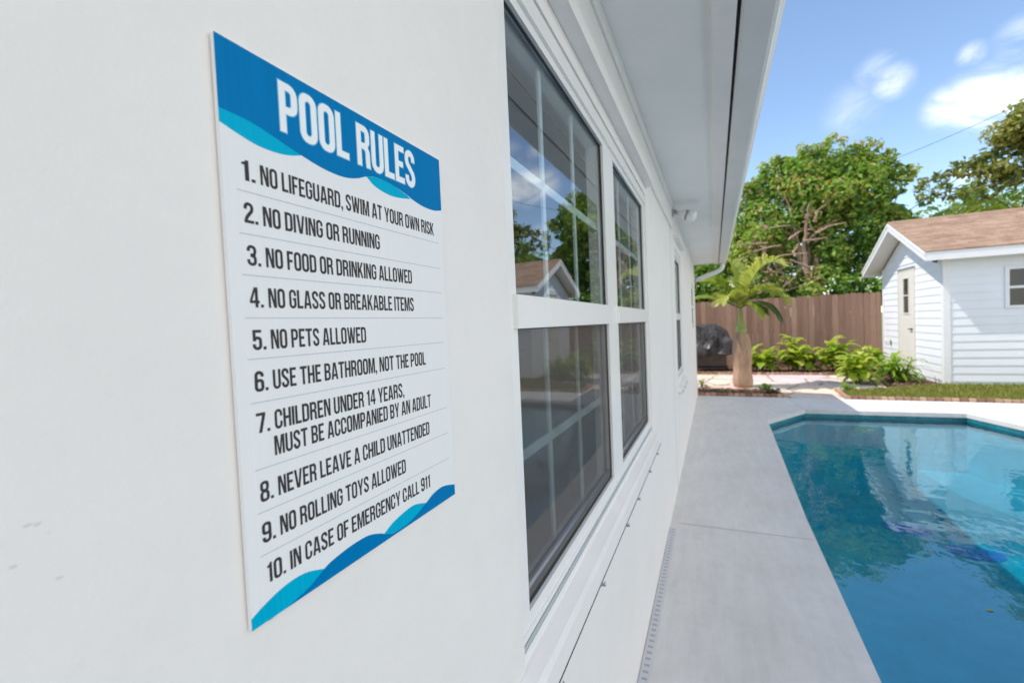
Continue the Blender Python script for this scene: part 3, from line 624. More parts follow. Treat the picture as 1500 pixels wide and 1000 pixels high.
# ------------------------------------------------------------------ pool, deck and ground
POOL = [(.925, -.2), (.915, 1.5), (.918, 3.8), (1.0, 7.25), (1.61, 8.20), (3.56, 8.31), (3.80, 7.6), (4.1, 6.6), (4.3, 5.5), (4.3, 3.5), (4.3, .4), (3.7, -.6), (1.6, -.8)]  # unseen right and near ends drawn in, so more sunlit deck bounces light
def fill_with_hole(outer, hole, z):
    polys = [[Vector((*p, 0)) for p in outer], [Vector((*p, 0)) for p in hole]]
    flat = list(outer) + list(hole); tris = geometry.tessellate_polygon(polys); f = []
    for t in tris:
        a, c, d = (Vector((*flat[i], 0)) for i in t); n = (c - a).cross(d - a).z
        if abs(n) < 1e-9: continue
        f.append(t if n > 0 else t[::-1])
    return [(p[0], p[1], z) for p in flat], [tuple(t) for t in f]
def grounds():
    # ground sheet out to the horizon, open under the deck
    v, f = fill_with_hole([(-500, -500), (500, -500), (500, 500), (-500, 500)], [(-7.5, -5.8), (7.8, -5.8), (7.8, 9.3), (-7.5, 9.3)], -.03)
    m, nt, b = mat('sandy_soil'); n = noise(nt, 2, 6, .7); nt.links.new(ramp(nt, n.outputs[0], [(.3, (.13, .12, .05)), (.7, (.20, .19, .08))]), b.inputs['Base Color']); b.inputs['Roughness'].default_value = .95
    tag(mesh_obj('ground', v, f, m), None, None, kind='structure')
    dk = MB(); outer = [(-7.6, -6), (8, -6), (8, 9.335), (-7.6, 9.335)]
    v, f = fill_with_hole(outer, POOL, 0.0); dk.add(v, f)
    n = len(POOL)
    for i in range(n):
        a, c = POOL[i], POOL[(i + 1) % n]; dk.add([(*a, 0), (*c, 0), (*c, -.06), (*a, -.06)], [(0, 1, 2, 3)])
    dk.add([(-7.6, 9.335, 0), (8, 9.335, 0), (8, 9.335, -.1), (-7.6, 9.335, -.1)], [(0, 1, 2, 3)][::-1])
    d = dk.build('pool_deck', M_DECK); tag(d, None, None, kind='structure')
    # control joints, thin grey lines let into the deck
    jt = MB()
    for y in (3.42, -.2): jt.add([(.05, y - .003, .0012), (.9, y - .003 + .03, .0012), (.9, y + .003 + .03, .0012), (.05, y + .003, .0012)], [(0, 1, 2, 3)])
    jt.add([(1.6, 8.35, .0012), (1.606, 8.35, .0012), (1.506, 9.32, .0012), (1.5, 9.32, .0012)], [(0, 1, 2, 3)])
    tag(jt.build('deck_joints', simple('joint_grey', (.36, .36, .37), .9)), None, None, kind='structure')
    # pool shell
    c = np.mean(POOL, axis=0)
    tile = MB(); sh = MB(); per = 0; uvs = []
    tv, tf, tu = [], [], []
    def ins(p, d):
        q = np.array(p) - c; r = np.linalg.norm(q); return tuple(c + q * (1 + d / r))
    for i in range(n):
        a, e = ins(POOL[i], .015), ins(POOL[(i + 1) % n], .015); l = math.dist(a, e); b0 = len(tv)
        tv += [(*a, -.06), (*e, -.06), (*e, -.21), (*a, -.21)]; tf.append((b0, b0 + 1, b0 + 2, b0 + 3)); tu += [(per, .15), (per + l, .15), (per + l, 0), (per, 0)]; per += l
        sh.add([(*a, -.21), (*e, -.21), (*e, -1.35), (*a, -1.35)], [(0, 1, 2, 3)])
    o = mesh_obj('pool_tile_band', tv, tf, M_TILE); uv = o.data.uv_layers.new(name='UV')
    for l in o.data.loops: uv.data[l.index].uv = tu[l.vertex_index]
    tag(o, None, None, kind='structure')
    pp = [ins(p, .015) for p in POOL]; sh.add([(*p, -1.35) for p in pp], [tuple(range(n))])
    # shallow bench and steps at the right-hand end
    st = [(3.0, 8.29), (3.56, 8.3), (3.8, 7.6), (4.1, 6.6), (4.28, 5.5), (4.28, 3.6), (4.0, 3.6), (3.9, 5.2), (3.5, 6.3), (3.1, 7.2)]
    sh.prism(st, 'z', -1.349, -.85)
    bm = bmesh.new(); me = sh.build('pool_shell', M_PLASTER); tag(me, None, None, kind='structure'); bm.free()
    # water surface
    w = MB(); w.add([(*p, -.115) for p in pp], [tuple(range(n))[::-1]]); tag(w.build('pool_water', M_WATER), None, None, kind='structure')
grounds()
def ovals():
    m = simple('blue_oval', (.02, .38, 1.0), .3, .1, 60)  # flat blue oval patches laid on the pool floor
    for (x, y, r, lab) in ((2.55, 7.25, .17, 'blue oval patch on the pool floor nearer the house'), (3.02, 6.75, .17, 'blue oval patch on the pool floor nearer the steps')):
        z = -1.349
        b = MB(); b.prism([(x + 1.5 * r * math.cos(t * math.pi / 12), y + r * math.sin(t * math.pi / 12)) for t in range(24)], 'z', z, z + .012)
        tag(b.build('pool_floor_oval', m, loc=(x, y, z)), lab, 'mosaic', 'blue patches on the pool floor')
ovals()
def drain():
    dr = thing('deck_drain', 'narrow slotted grey drain channel set in the deck along the white wall', 'drain', (.028, 1.2, 0))
    b = MB(); b.box(.004, -1.0, .0005, .046, 3.32, .005, bev=.001); b.build('channel', simple('drain_plastic', (.58, .58, .59), .5, .05), dr)
    m, nt, bs = mat('drain_slots'); tc = nt.nodes.new('ShaderNodeTexCoord'); sp = nt.nodes.new('ShaderNodeSeparateXYZ'); nt.links.new(tc.outputs['Object'], sp.inputs[0])
    md = nt.nodes.new('ShaderNodeMath'); md.operation = 'FRACT'; ml = nt.nodes.new('ShaderNodeMath'); ml.operation = 'MULTIPLY'; ml.inputs[1].default_value = 25
    nt.links.new(sp.outputs['Y'], ml.inputs[0]); nt.links.new(ml.outputs[0], md.inputs[0])
    c = ramp(nt, md.outputs[0], [(.34, (.36, .36, .37)), (.36, (.58, .58, .59))]); nt.links.new(c, bs.inputs['Base Color']); bs.inputs['Roughness'].default_value = .6
    s = MB(); s.box(.015, -.98, .0052, .037, 3.30, .0056); s.build('slot_strip', m, dr)
drain()

# ------------------------------------------------------------------ garden behind the deck
def flag_mat():
    m, nt, b = mat('flagstone'); tc = nt.nodes.new('ShaderNodeTexCoord'); v = nt.nodes.new('ShaderNodeTexVoronoi'); v.feature = 'DISTANCE_TO_EDGE'; v.inputs['Scale'].default_value = 1.25
    wn = noise(nt, 2.5, 3); mv = mixc(nt, .12, tc.outputs['Object'], wn.outputs['Color']); nt.links.new(mv, v.inputs['Vector'])
    v2 = nt.nodes.new('ShaderNodeTexVoronoi'); v2.inputs['Scale'].default_value = 1.25; nt.links.new(mv, v2.inputs['Vector'])
    n = noise(nt, 7, 6, .7)
    c = ramp(nt, n.outputs[0], [(.3, (.56, .45, .37)), (.7, (.74, .62, .53))]); c = mixc(nt, .22, c, v2.outputs['Color'], 'SOFT_LIGHT')
    e = ramp(nt, v.outputs['Distance'], [(.0, (0, 0, 0)), (.035, (1, 1, 1))])
    nt.links.new(mixc(nt, e, (.22, .17, .12), c), b.inputs['Base Color']); b.inputs['Roughness'].default_value = .85; bump(nt, b, e, .4, .02); return m
def sheet(name, poly, z, m): b = MB(); b.add([(*p, z) for p in poly], [tuple(range(len(poly)))]); return tag(b.build(name, m), None, None, kind='structure')
M_SOIL = simple('red_brown_mulch', (.115, .055, .033), .95, .5, 18, .8, 30)
sheet('path', [(-3, 10.3), (.0, 10.45), (1.3, 10.4), (1.62, 9.34), (2.36, 9.34), (2.42, 9.42), (2.48, 10.4), (3.4, 10.9), (3.7, 12.95), (-3, 12.95)], -.006, flag_mat())
sheet('mulch_bed', [(-3, 9.34), (1.6, 9.34), (1.28, 10.38), (-.0, 10.43), (-3, 10.28)], -.012, M_SOIL)
sheet('planting_bed', [(-3, 12.97), (4.45, 12.97), (4.45, 15.1), (-3, 15.1)], -.014, M_SOIL)
sheet('shed_bed', [(2.5, 10.42), (4.45, 11.35), (4.45, 12.96), (3.72, 12.96), (3.42, 10.88)], -.018, M_SOIL)
sheet('lawn', [(2.40, 9.34), (9.5, 9.34), (9.5, 11.6), (4.4, 11.6), (2.5, 10.41)], -.016, simple('lawn_soil', (.13, .14, .035), .95, .35, 14))

def edging():
    me = None; m = tinted('terracotta_edging', (.30, .16, .10), (.56, .37, .26), .85, .3, 60)
    runs = [((2.42, 9.375), (8.0, 9.40), 'small terracotta edging brick along the front of the lawn'), ((2.415, 9.46), (2.455, 10.35), 'small terracotta edging brick along the side of the lawn by the path'),
            ((-.02, 9.40), (1.5, 9.40), 'small brown edging brick in front of the palm mulch bed'), ((-.9, 12.97), (3.3, 12.97), 'small terracotta edging brick in front of the fence planting bed')]
    meshes = []
    for k in range(4):
        bm = bmesh.new(); bmesh.ops.create_cube(bm, size=1)
        for v in bm.verts: v.co = Vector((v.co.x * .094, v.co.y * .055, v.co.z * .075 + .0375))
        bmesh.ops.bevel(bm, geom=bm.edges[:], offset=.012, segments=2, affect='EDGES'); me = D.meshes.new('edging_brick'); bm.to_mesh(me); bm.free()
        a = me.attributes.new('tint', 'FLOAT', 'POINT'); a.data.foreach_set('value', [k / 3] * len(me.vertices)); me.materials.append(m); meshes.append(me)
    rnd = random.Random(5)
    for (p, q, lab) in runs:
        p, q = Vector(p), Vector(q); d = q - p; n = int(d.length / .1)
        for i in range(n + 1):
            c = p + d * (i / n); o = link(D.objects.new('edging_brick', rnd.choice(meshes))); o.location = (c.x, c.y, -.02 + rnd.uniform(-.004, .004)); o.rotation_euler = (0, rnd.uniform(-.03, .03), math.atan2(d.y, d.x) + rnd.uniform(-.05, .05))
            tag(o, lab, 'brick', 'edging bricks ' + lab.split('brick ')[1])
edging()

def chips():
    v, f, a = [], [], []; rnd = random.Random(9)
    areas = [(-.3, 9.45, 1.45, 10.35, 1500), (-.5, 13.02, 4.2, 13.6, 1500), (3.1, 11.2, 4.3, 12.6, 500)]
    for (x0, y0, x1, y1, n) in areas:
        for _ in range(n):
            x, y = rnd.uniform(x0, x1), rnd.uniform(y0, y1); r = rnd.uniform(.012, .035)
            if x > 1.25 and y > 9.8 and y < 10.4 and x - 1.28 > (10.4 - y) * .3: continue
            ax = Matrix.Rotation(rnd.uniform(0, 6.3), 3, 'Z') @ Matrix.Rotation(rnd.uniform(-.7, .7), 3, 'X')
            b = len(v)
            for p in ((-1, -.45, 0), (1, -.35, 0), (.9, .4, 0), (-.8, .45, 0), (0, 0, .35)): q = ax @ Vector(p) * r; v.append((x + q.x, y + q.y, .004 + abs(q.z) + rnd.uniform(0, .012)))
            f += [(b, b + 1, b + 4), (b + 1, b + 2, b + 4), (b + 2, b + 3, b + 4), (b + 3, b, b + 4)]; a += [rnd.random()] * 5
    m = tinted('mulch_chips', (.07, .03, .018), (.50, .33, .22), .9, c_mid=(.16, .075, .045))
    tag(mesh_obj('mulch_chips', v, f, m, attr=a), 'loose red brown mulch chips lying in the beds', 'mulch', kind='stuff')
chips()
def grass():
    n = 26000; rnd = np.random.default_rng(3); x = rnd.uniform(2.5, 9, n); y = rnd.uniform(9.44, 11.55, n)
    keep = (y < 11.5) & ~((x < 4.4) & (y > 10.35 + (x - 2.5) * .55)); x, y = x[keep], y[keep]; n = len(x)
    h = rnd.uniform(.025, .075, n); th = rnd.uniform(0, 6.28, n); w = rnd.uniform(.004, .008, n); ln = rnd.uniform(-.03, .03, (n, 2))
    dx, dy = np.cos(th) * w, np.sin(th) * w
    v = np.stack([np.stack([x - dx, y - dy, np.full(n, -.017)], 1), np.stack([x + dx, y + dy, np.full(n, -.017)], 1), np.stack([x + ln[:, 0], y + ln[:, 1], h - .01], 1)], 1).reshape(-1, 3)
    f = np.arange(3 * n).reshape(-1, 3); a = np.repeat(rnd.random(n), 3)
    m = leafmat('grass_blades', [(0, (.13, .15, .025)), (.5, (.24, .28, .05)), (.85, (.40, .38, .10)), (1, (.50, .40, .18))], .35, .6, .2)
    tag(mesh_obj('grass', v, f, m, attr=a), 'short yellow green lawn grass in front of the white shed', 'grass', kind='stuff')
grass()

# ------------------------------------------------------------------ fence
def fence():
    fx0, fx1, y = -7.0, 4.46, 15.05; fe = thing('board_fence', 'brown wooden board fence behind the plants and palm', 'fence', (-1, y, 0))
    m = tinted('brown_fence_stain', (.27, .145, .09), (.46, .275, .185), .8, .35, 14, c_mid=(.36, .20, .135), nvar=.28, vscale=(6, 6, .5), nscale=5)
    b = MB(); x = fx0; rnd = random.Random(2)
    while x < fx1 - .05:
        w = .142; h = 2.03 + rnd.uniform(-.02, .015); g = rnd.uniform(.003, .008); dy = rnd.uniform(-.004, .004)
        x1 = min(x + w - g, fx1)
        b.prism([(x, .0), (x1, .0), (x1, h - .03), (x1 - .03, h), (x + .03, h), (x, h - .03)], 'y', y - .010 + dy, y + .010 + dy, rnd.random()); x += w
    b.build('board_panel', m, fe)
    b = MB()
    for z in (.3, 1.0, 1.75): b.box(fx0, y + .016, z, fx1, y + .054, z + .09)
    b.build('rail', m, fe)
    for px in (-6.5, -4.1, -1.7, .7, 3.1, 4.40):
        p = MB(); p.box(px - .045, y + .055, 0, px + .045, y + .145, 2.0, bev=.005); p.build('post', m, fe)
fence()

# ------------------------------------------------------------------ shed
def shed():
    x0, x1, y0, y1 = 4.49, 10.5, 11.53, 14.96; zt = 2.60; ym = (y0 + y1) / 2; pk = 3.42
    sh = thing('garden_shed', 'white vinyl sided shed with brown shingle roof beside the lawn', 'shed', (7.4, 13.2, 0))
    vin = simple('white_vinyl_siding', (.80, .81, .83), .45, .03, 2, .04, 40)
    b = MB(); step = .158; z = 0.05
    hole_w = (5.36, 6.3, 1.46, 2.24)
    def course(z, z1, ptfn, spans):
        for (s0, s1) in spans:
            d0, d1 = .011, .002
            a, c = ptfn(s0, d0), ptfn(s1, d0); e, g = ptfn(s0, d1), ptfn(s1, d1); h, k = ptfn(s0, .0), ptfn(s1, 0)
            b.add([(*h, z), (*k, z), (*c, z), (*a, z), (*c, z + .012), (*a, z + .012), (*g, z1), (*e, z1)], [(0, 1, 2, 3), (3, 2, 4, 5), (5, 4, 6, 7)])
    while z < 3.42:
        z1 = z + step
        if z < zt:
            zz = min(z1, zt); f0 = lambda s_, d: (s_, y0 - d)
            sp = [(x0, x1)]
            if z1 > hole_w[2] + .05 and z < hole_w[3] - .02: sp = [(x0, hole_w[0]), (hole_w[1], x1)]
            course(z, zz, f0, sp)
        # gable side
        g = lambda s_, d: (x0 - d, s_)
        ya, yb = y0, y1
        if z1 > zt: k = (z1 - zt) / (pk - zt) * (ym - y0); ya, yb = y0 + k, y1 - k
        if yb - ya > .05:
            if z < 2.46: course(z, z1, lambda s_, d: (x0 - d, s_), [(yb, 13.84), (12.87, ya)])
            else: course(z, z1, lambda s_, d: (x0 - d, s_), [(yb, ya)])
        z = z1
    # the box behind the siding
    b.box(x0 + .001, y0 + .001, -.02, hole_w[0], y1, zt); b.box(hole_w[1], y0 + .001, -.02, x1, y1, zt); b.box(hole_w[0], y0 + .001, -.02, hole_w[1], y1, hole_w[2]); b.box(hole_w[0], y0 + .001, hole_w[3], hole_w[1], y1, zt)
    b.box(hole_w[0], y0 + .5, hole_w[2], hole_w[1], y0 + .55, hole_w[3])
    b.add([(x0 + .001, y0, zt), (x0 + .001, y1, zt), (x0 + .001, ym, pk), (x1, y0, zt), (x1, y1, zt), (x1, ym, pk)], [(0, 2, 1), (3, 4, 5)])
    b.build('wall', vin, sh)
    t = MB(); t.box(x0 - .022, y0 - .022, 0, x0 + .085, y0 + .0, zt, bev=.004); t.box(x0 - .022, y0 + .001, 0, x0, y0 + .085, zt, bev=.004); t.build('corner_trim', M_TRIM, sh)
    t = MB(); t.box(x0 - .022, y1 - .085, 0, x0, y1 + .02, zt, bev=.004); t.build('corner_trim', M_TRIM, sh)
    # roof: two slabs, ridge along x
    ov, og, th = .27, .36, .06; sl = (pk + .10 - (zt + .10)) / (ym - y0)
    ze = zt + .115 - sl * ov * .6; zr = pk + .16
    xa, xb = x0 - og, x1 + .3; ya, yb = y0 - ov, y1 + ov
    r = MB()
    for ye in (ya - .03, yb + .03):
        vs = [(xa - .02, ye, ze), (xb, ye, ze), (xb, ym, zr), (xa - .02, ym, zr)]; vs += [(p[0], p[1], p[2] - .022) for p in vs]
        r.add(vs, [(0, 1, 2, 3), (7, 6, 5, 4), (0, 4, 5, 1), (3, 7, 4, 0), (1, 5, 6, 2)])
    cap = MB(); 
    ro = r.build('roof', M_SHINGLE, sh); uv_slope(ro, 0)
    r = MB(); r.add([(xa - .02, ym - .13, zr - .055), (xb, ym - .13, zr - .055), (xb, ym, zr + .016), (xa - .02, ym, zr + .016), (xa - .02, ym + .13, zr - .055), (xb, ym + .13, zr - .055)], [(0, 1, 2, 3), (3, 2, 5, 4)])
    rc = r.build('ridge_cap', M_SHINGLE, sh); uv_slope(rc, 0)
    # fascia along the eaves and rake boards on the gable
    f = MB(); f.box(xa, ya - .018, ze - .19, xb, ya, ze - .023); f.build('fascia', M_TRIM, sh)
    f = MB(); f.box(xa, yb, ze - .19, xb, yb + .018, ze - .023); f.build('fascia', M_TRIM, sh)
    f = MB()
    for ye in (ya - .018, yb + .018):
        f.prism([(ye, ze - .19), (ye, ze - .023), (ym, zr - .026), (ym, zr - .20)] if ye < ym else [(ym, zr - .20), (ym, zr - .026), (ye, ze - .023), (ye, ze - .19)], 'x', xa - .019, xa - .0005)
    for ye in (ya - .024, yb + .024):
        f.prism([(ye, ze - .085), (ye, ze - .023), (ym, zr - .026), (ym, zr - .09)] if ye < ym else [(ym, zr - .09), (ym, zr - .026), (ye, ze - .023), (ye, ze - .085)], 'x', xa - .034, xa - .020)
    f.build('rake_board', M_TRIM, sh)
    # soffits
    f = MB()
    for ye in (ya, yb):
        f.add([(xa, ye, ze - .12), (x0, ye, ze - .12), (x0, ym, zr - .13), (xa, ym, zr - .13)], [(0, 1, 2, 3)])
    f.box(xa, ya, zt - .02, xb, y0 - .023, zt - .01); f.build('soffit', M_TRIM, sh)
    # door in the gable wall
    dm = simple('cream_door_paint', (.72, .68, .60), .5, .04, 4)
    d = MB(); d.box(x0 - .028, 12.92, .03, x0 - .001, 13.80, 2.42, bev=.003); dr = d.build('door', dm, sh)
    fr = MB(); fr.box(x0 - .032, 12.87, .0, x0 - .0, 12.915, 2.47); fr.box(x0 - .032, 13.805, .0, x0 - .0, 13.85, 2.47); fr.box(x0 - .032, 12.9155, 2.425, x0, 13.8045, 2.47); fr.build('door_frame', dm, dr)
    fr = MB(); fr.box(x0 - .05, 12.85, 2.471, x0 - .003, 13.87, 2.487); fr.build('drip_cap', M_STEEL, dr)
    g = MB(); g.box(x0 - .0295, 13.17, 1.44, x0 - .0283, 13.46, 1.83); g.box(x0 - .0295, 13.17, 1.86, x0 - .0283, 13.46, 2.24); g.build('door_glass', simple('dark_door_glass', (.05, .055, .05), .08, .3, 4), dr)
    fr = MB()
    for q in ((13.14, 1.41, 13.168, 2.27), (13.462, 1.41, 13.49, 2.27), (13.1685, 1.41, 13.4615, 1.438), (13.1685, 2.242, 13.4615, 2.27), (13.1685, 1.832, 13.4615, 1.858)): fr.box(x0 - .042, q[0], q[1], x0 - .0285, q[2], q[3])
    fr.build('door_glass_frame', dm, dr)
    h = MB(); h.tube([(x0 - .029, 12.99, 1.06), (x0 - .07, 12.99, 1.06)], .02, 10); h.tube([(x0 - .065, 12.99, 1.06), (x0 - .068, 13.11, 1.06)], .012, 8); h.build('door_handle', simple('dark_bronze', (.04, .035, .03), .4, metal=.6), dr)
    # side window
    w = MB(); ya_ = y0 - .03; q = hole_w
    w.box(q[0], ya_, q[2], q[0] + .06, y0 + .03, q[3]); w.box(q[1] - .06, ya_, q[2], q[1], y0 + .03, q[3]); w.box(q[0] + .0605, ya_, q[3] - .05, q[1] - .0605, y0 + .03, q[3]); w.box(q[0] + .0605, ya_, q[2], q[1] - .0605, y0 + .03, q[2] + .05); w.box(q[0] + .0605, ya_ + .01, 1.83, q[1] - .0605, y0 + .03, 1.875)
    wo = w.build('window', M_TRIM, sh)
    g = MB(); g.add([(q[0] + .06, y0 - .005, q[2] + .05), (q[1] - .06, y0 - .005, q[2] + .05), (q[1] - .06, y0 - .005, q[3] - .05), (q[0] + .06, y0 - .005, q[3] - .05)], [(0, 1, 2, 3)]); g.build('window_pane', glass_mat('shed_glass', 1.6, (.25, .25, .28)), wo)
    # little black lamp under the eave corner, house number hooks
    l = thing('wall_lamp', 'tiny black lamp fixed under the shed eave corner', 'lamp', (x0 - .02, y0 + .12, 2.5))
    b = MB(); b.box(x0 - .045, y0 + .10, 2.47, x0 - .023, y0 + .17, 2.55, bev=.004); b.build('back_plate', M_BLACK, l)
    b = MB(); b.lathe([(.0, 0), (.02, 0), (.045, .09), (.0, .09)], 14, Matrix.Translation((x0 - .06, y0 + .135, 2.53)) @ Matrix.Rotation(math.radians(200), 4, 'Y')); b.build('shade', M_BLACK, l)
    l = thing('hose_bracket', 'small grey hook bracket on the shed wall beside its door', 'bracket', (x0 - .02, 14.4, .7))
    b = MB(); b.box(x0 - .03, 14.37, .62, x0 - .017, 14.43, .75, bev=.003); b.tube([(x0 - .03, 14.4, .64), (x0 - .1, 14.4, .63), (x0 - .12, 14.4, .69)], .008, 8); b.build('hook', M_STEEL, l)
shed()

# ------------------------------------------------------------------ plants
def leaf_cloud(pts, nrm, size, tint, aspect=.5, fold=.25, rnd=None):
    n = len(pts); rnd = rnd or RNG
    t = rnd.normal(size=(n, 3)); t -= nrm * np.sum(t * nrm, 1, keepdims=True); t /= np.linalg.norm(t, axis=1, keepdims=True) + 1e-9
    s = np.cross(nrm, t); L_ = size[:, None]
    base = pts - t * L_ * .5; tip = pts + t * L_ * .5 - nrm * L_ * .12
    lft = pts + s * L_ * aspect * .5 + nrm * L_ * fold * .3; rgt = pts - s * L_ * aspect * .5 + nrm * L_ * fold * .3
    v = np.stack([base, rgt, tip, lft], 1).reshape(-1, 3); b = np.arange(n)[:, None] * 4
    f = np.concatenate([b + np.array([[0, 1, 2]]), b + np.array([[0, 2, 3]])], 1).reshape(-1, 3)
    return v, f, np.repeat(tint, 4)
def blob_leaves(blobs, per_area, size, rnd, hang=.0, zmin=None, tspread=.18, shell=.62):
    P, Nn, T = [], [], []
    for (c, r, tb) in blobs:
        c = np.array(c); r = np.array(r); area = 4 * math.pi * ((r[0] * r[1]) ** 1.6 / 3 + (r[0] * r[2]) ** 1.6 / 3 + (r[1] * r[2]) ** 1.6 / 3) ** (1 / 1.6); n = max(4, int(area * per_area))
        d = rnd.normal(size=(n, 3)); d /= np.linalg.norm(d, axis=1, keepdims=True)
        rad = shell + (1.12 - shell) * rnd.random(n) ** .7
        p = c + d * r * rad[:, None]; nn = d + rnd.normal(size=(n, 3)) * .65 + np.array([0, 0, .45 - hang]); nn /= np.linalg.norm(nn, axis=1, keepdims=True)
        P.append(p); Nn.append(nn); T.append(np.clip(tb + rnd.normal(size=n) * tspread, 0, 1))
    P = np.concatenate(P); Nn = np.concatenate(Nn); T = np.concatenate(T)
    if zmin is not None: k = P[:, 2] > zmin; P, Nn, T = P[k], Nn[k], T[k]
    return leaf_cloud(P, Nn, size * rnd.uniform(.5, 1.5, len(P)), T, rnd=rnd)
M_BARK = tinted('pale_bark', (.36, .24, .16), (.62, .44, .30), .9, .6, 25, nvar=.4, vscale=(4, 4, 1))
M_LEAF = leafmat('broad_tree_leaves', [(0, (.05, .12, .03)), (.35, (.16, .31, .05)), (.65, (.31, .48, .08)), (.90, (.50, .62, .13)), (1, (.58, .44, .18))], .5)
M_LEAF2 = leafmat('olive_tree_leaves', [(0, (.10, .15, .04)), (.5, (.22, .27, .06)), (1, (.42, .39, .09))], .45)
def tree(name, label, loc, blobs, leaf_size, dens, mleaf, branches, group=None, seed=1, zmin=1.2, tspread=.18, hang=0, twig_leaf=0):
    rnd = np.random.default_rng(seed); t = thing(name, label, 'tree', loc, group)
    b = MB()
    for pts, r0, r1 in branches:
        n = 7; q = smooth_curve([tuple(p) for p in pts], n); k = len(q)
        q = [(p[0] + rnd.normal() * .03, p[1] + rnd.normal() * .03, p[2]) for p in q]
        b.tube(q, [r0 + (r1 - r0) * i / (k - 1) for i in range(k)], 7, float(rnd.random()))
    b.build('trunk', M_BARK, t, smooth=True)
    v, f, a = blob_leaves(blobs, dens, leaf_size, rnd, hang, zmin, tspread)
    mesh_obj('crown', v, f, mleaf, t, attr=a); return t
def make_blobs(c, R, n, rb, rnd, tint=(.25, .75), flat=.8):
    out = []
    for _ in range(n):
        d = rnd.normal(size=3); d /= np.linalg.norm(d); k = rnd.random() ** .45
        p = np.array(c) + d * np.array(R) * k; r = rb * rnd.uniform(.6, 1.25)
        out.append((p, (r, r, r * flat), rnd.uniform(*tint)))
    return out
def trees():
    rnd = np.random.default_rng(11)
    # the big broadleaf behind the fence
    bl = make_blobs((3.75, 18.0, 4.75), (2.05, 1.3, 1.95), 84, .50, rnd, (.35, .75)) + make_blobs((1.5, 17.6, 3.3), (1.2, .9, 1.7), 52, .42, rnd, (.5, .95)) + make_blobs((3.1, 17.8, 5.9), (.7, .8, .6), 16, .45, rnd, (.4, .75)) + make_blobs((3.85, 18, 6.25), (.7, .6, .4), 18, .38, rnd, (.45, .8)) + [((3.6 + 2.5 * math.cos(a_) * k_, 17.9, 4.7 + 2.3 * math.sin(a_) * k_), (.27, .27, .2), .55) for a_, k_ in [(rnd.uniform(-.25, 3.3), rnd.uniform(.72, 1.0)) for _ in range(80)]] + [((3.7 + 2.45 * math.cos(a_) * k_, 17.8, 4.7 + 2.3 * math.sin(a_) * k_), (.16, .16, .2), .7) for a_, k_ in [(t_ + rnd.normal() * .05, rnd.uniform(1.0, 1.13)) for t_ in (.05, .3, .5, .75, 1.0, 1.3, 1.5, 1.75, 2.1, 2.3, 2.6, 2.9) for _ in range(2)]] + make_blobs((2.4, 17.2, 2.6), (1.5, .35, .75), 30, .34, rnd, (.35, .85)) + make_blobs((4.6, 17.4, 3.2), (1.1, .3, 1.2), 26, .36, rnd, (.15, .6)) + make_blobs((4.3, 16.6, 2.1), (1.6, .3, .45), 26, .32, rnd, (.2, .65))
    br = []
    T0 = (3.0, 17.6, 0)
    for e, r in (((2.6, 17.5, 5.6), .10), ((4.2, 17.8, 6.1), .10), ((1.5, 17.0, 4.4), .09), ((4.9, 18, 4.6), .08), ((3.4, 18.3, 6.3), .09), ((2.0, 16.8, 3.2), .07), ((3.2, 16.9, 5.0), .07)):
        mid = ((T0[0] * .55 + e[0] * .45) + rnd.normal() * .15, (T0[1] * .5 + e[1] * .5) - .15, e[2] * .45); br.append(([T0, mid, ((mid[0] + e[0]) / 2 + rnd.normal() * .12, (mid[1] + e[1]) / 2, (mid[2] + e[2]) / 2), e], r + .05, .025))
        for _ in range(6):
            k = rnd.uniform(.45, .95); s0 = np.array(mid) * (1 - k) + np.array(e) * k; d = rnd.normal(size=3) * np.array([.6, .45, .45]); br.append(([tuple(s0), tuple(s0 + d * .5 + np.array([0, 0, .08])), tuple(s0 + d)], .03, .010))
    # bare tangled limbs on the near left side
    for _ in range(26):
        s0 = np.array([rnd.uniform(1.6, 3.3), rnd.uniform(16.2, 16.9), rnd.uniform(2.0, 4.6)]); d = np.array([rnd.normal() * .55, rnd.normal() * .2, rnd.uniform(-.2, .65)]); br.append(([tuple(s0), tuple(s0 + d * .5 + rnd.normal(size=3) * .07), tuple(s0 + d)], .035, .012))
    tree('broadleaf_tree', 'tall broadleaf tree with bare tan limbs behind the fence left of the shed', (3.0, 17.6, 0), [(c_, r_, t_ + .08) for c_, r_, t_ in bl], .17, 80, M_LEAF, br, 'trees beyond the fence', 21, 1.5, .23)
    bl = make_blobs((.2, 17.4, 2.5), (1.6, .9, 1.5), 46, .45, rnd, (.35, .9))
    br = [([(0, 17.4, 0), (.2, 17.2, 1.4), (.6, 17, 3)], .09, .03), ([(0, 17.4, 0), (-.3, 17.2, 1.5), (-.7, 17.1, 3)], .08, .03), ([(.3, 17.2, .8), (.9, 16.8, 2), (1.3, 16.6, 3)], .06, .02)]
    tree('shrubby_tree', 'low yellow green shrubby tree behind the fence above the covered grill', (0, 17.4, 0), bl, .17, 100, M_LEAF, br, 'trees beyond the fence', 5, 1.3)
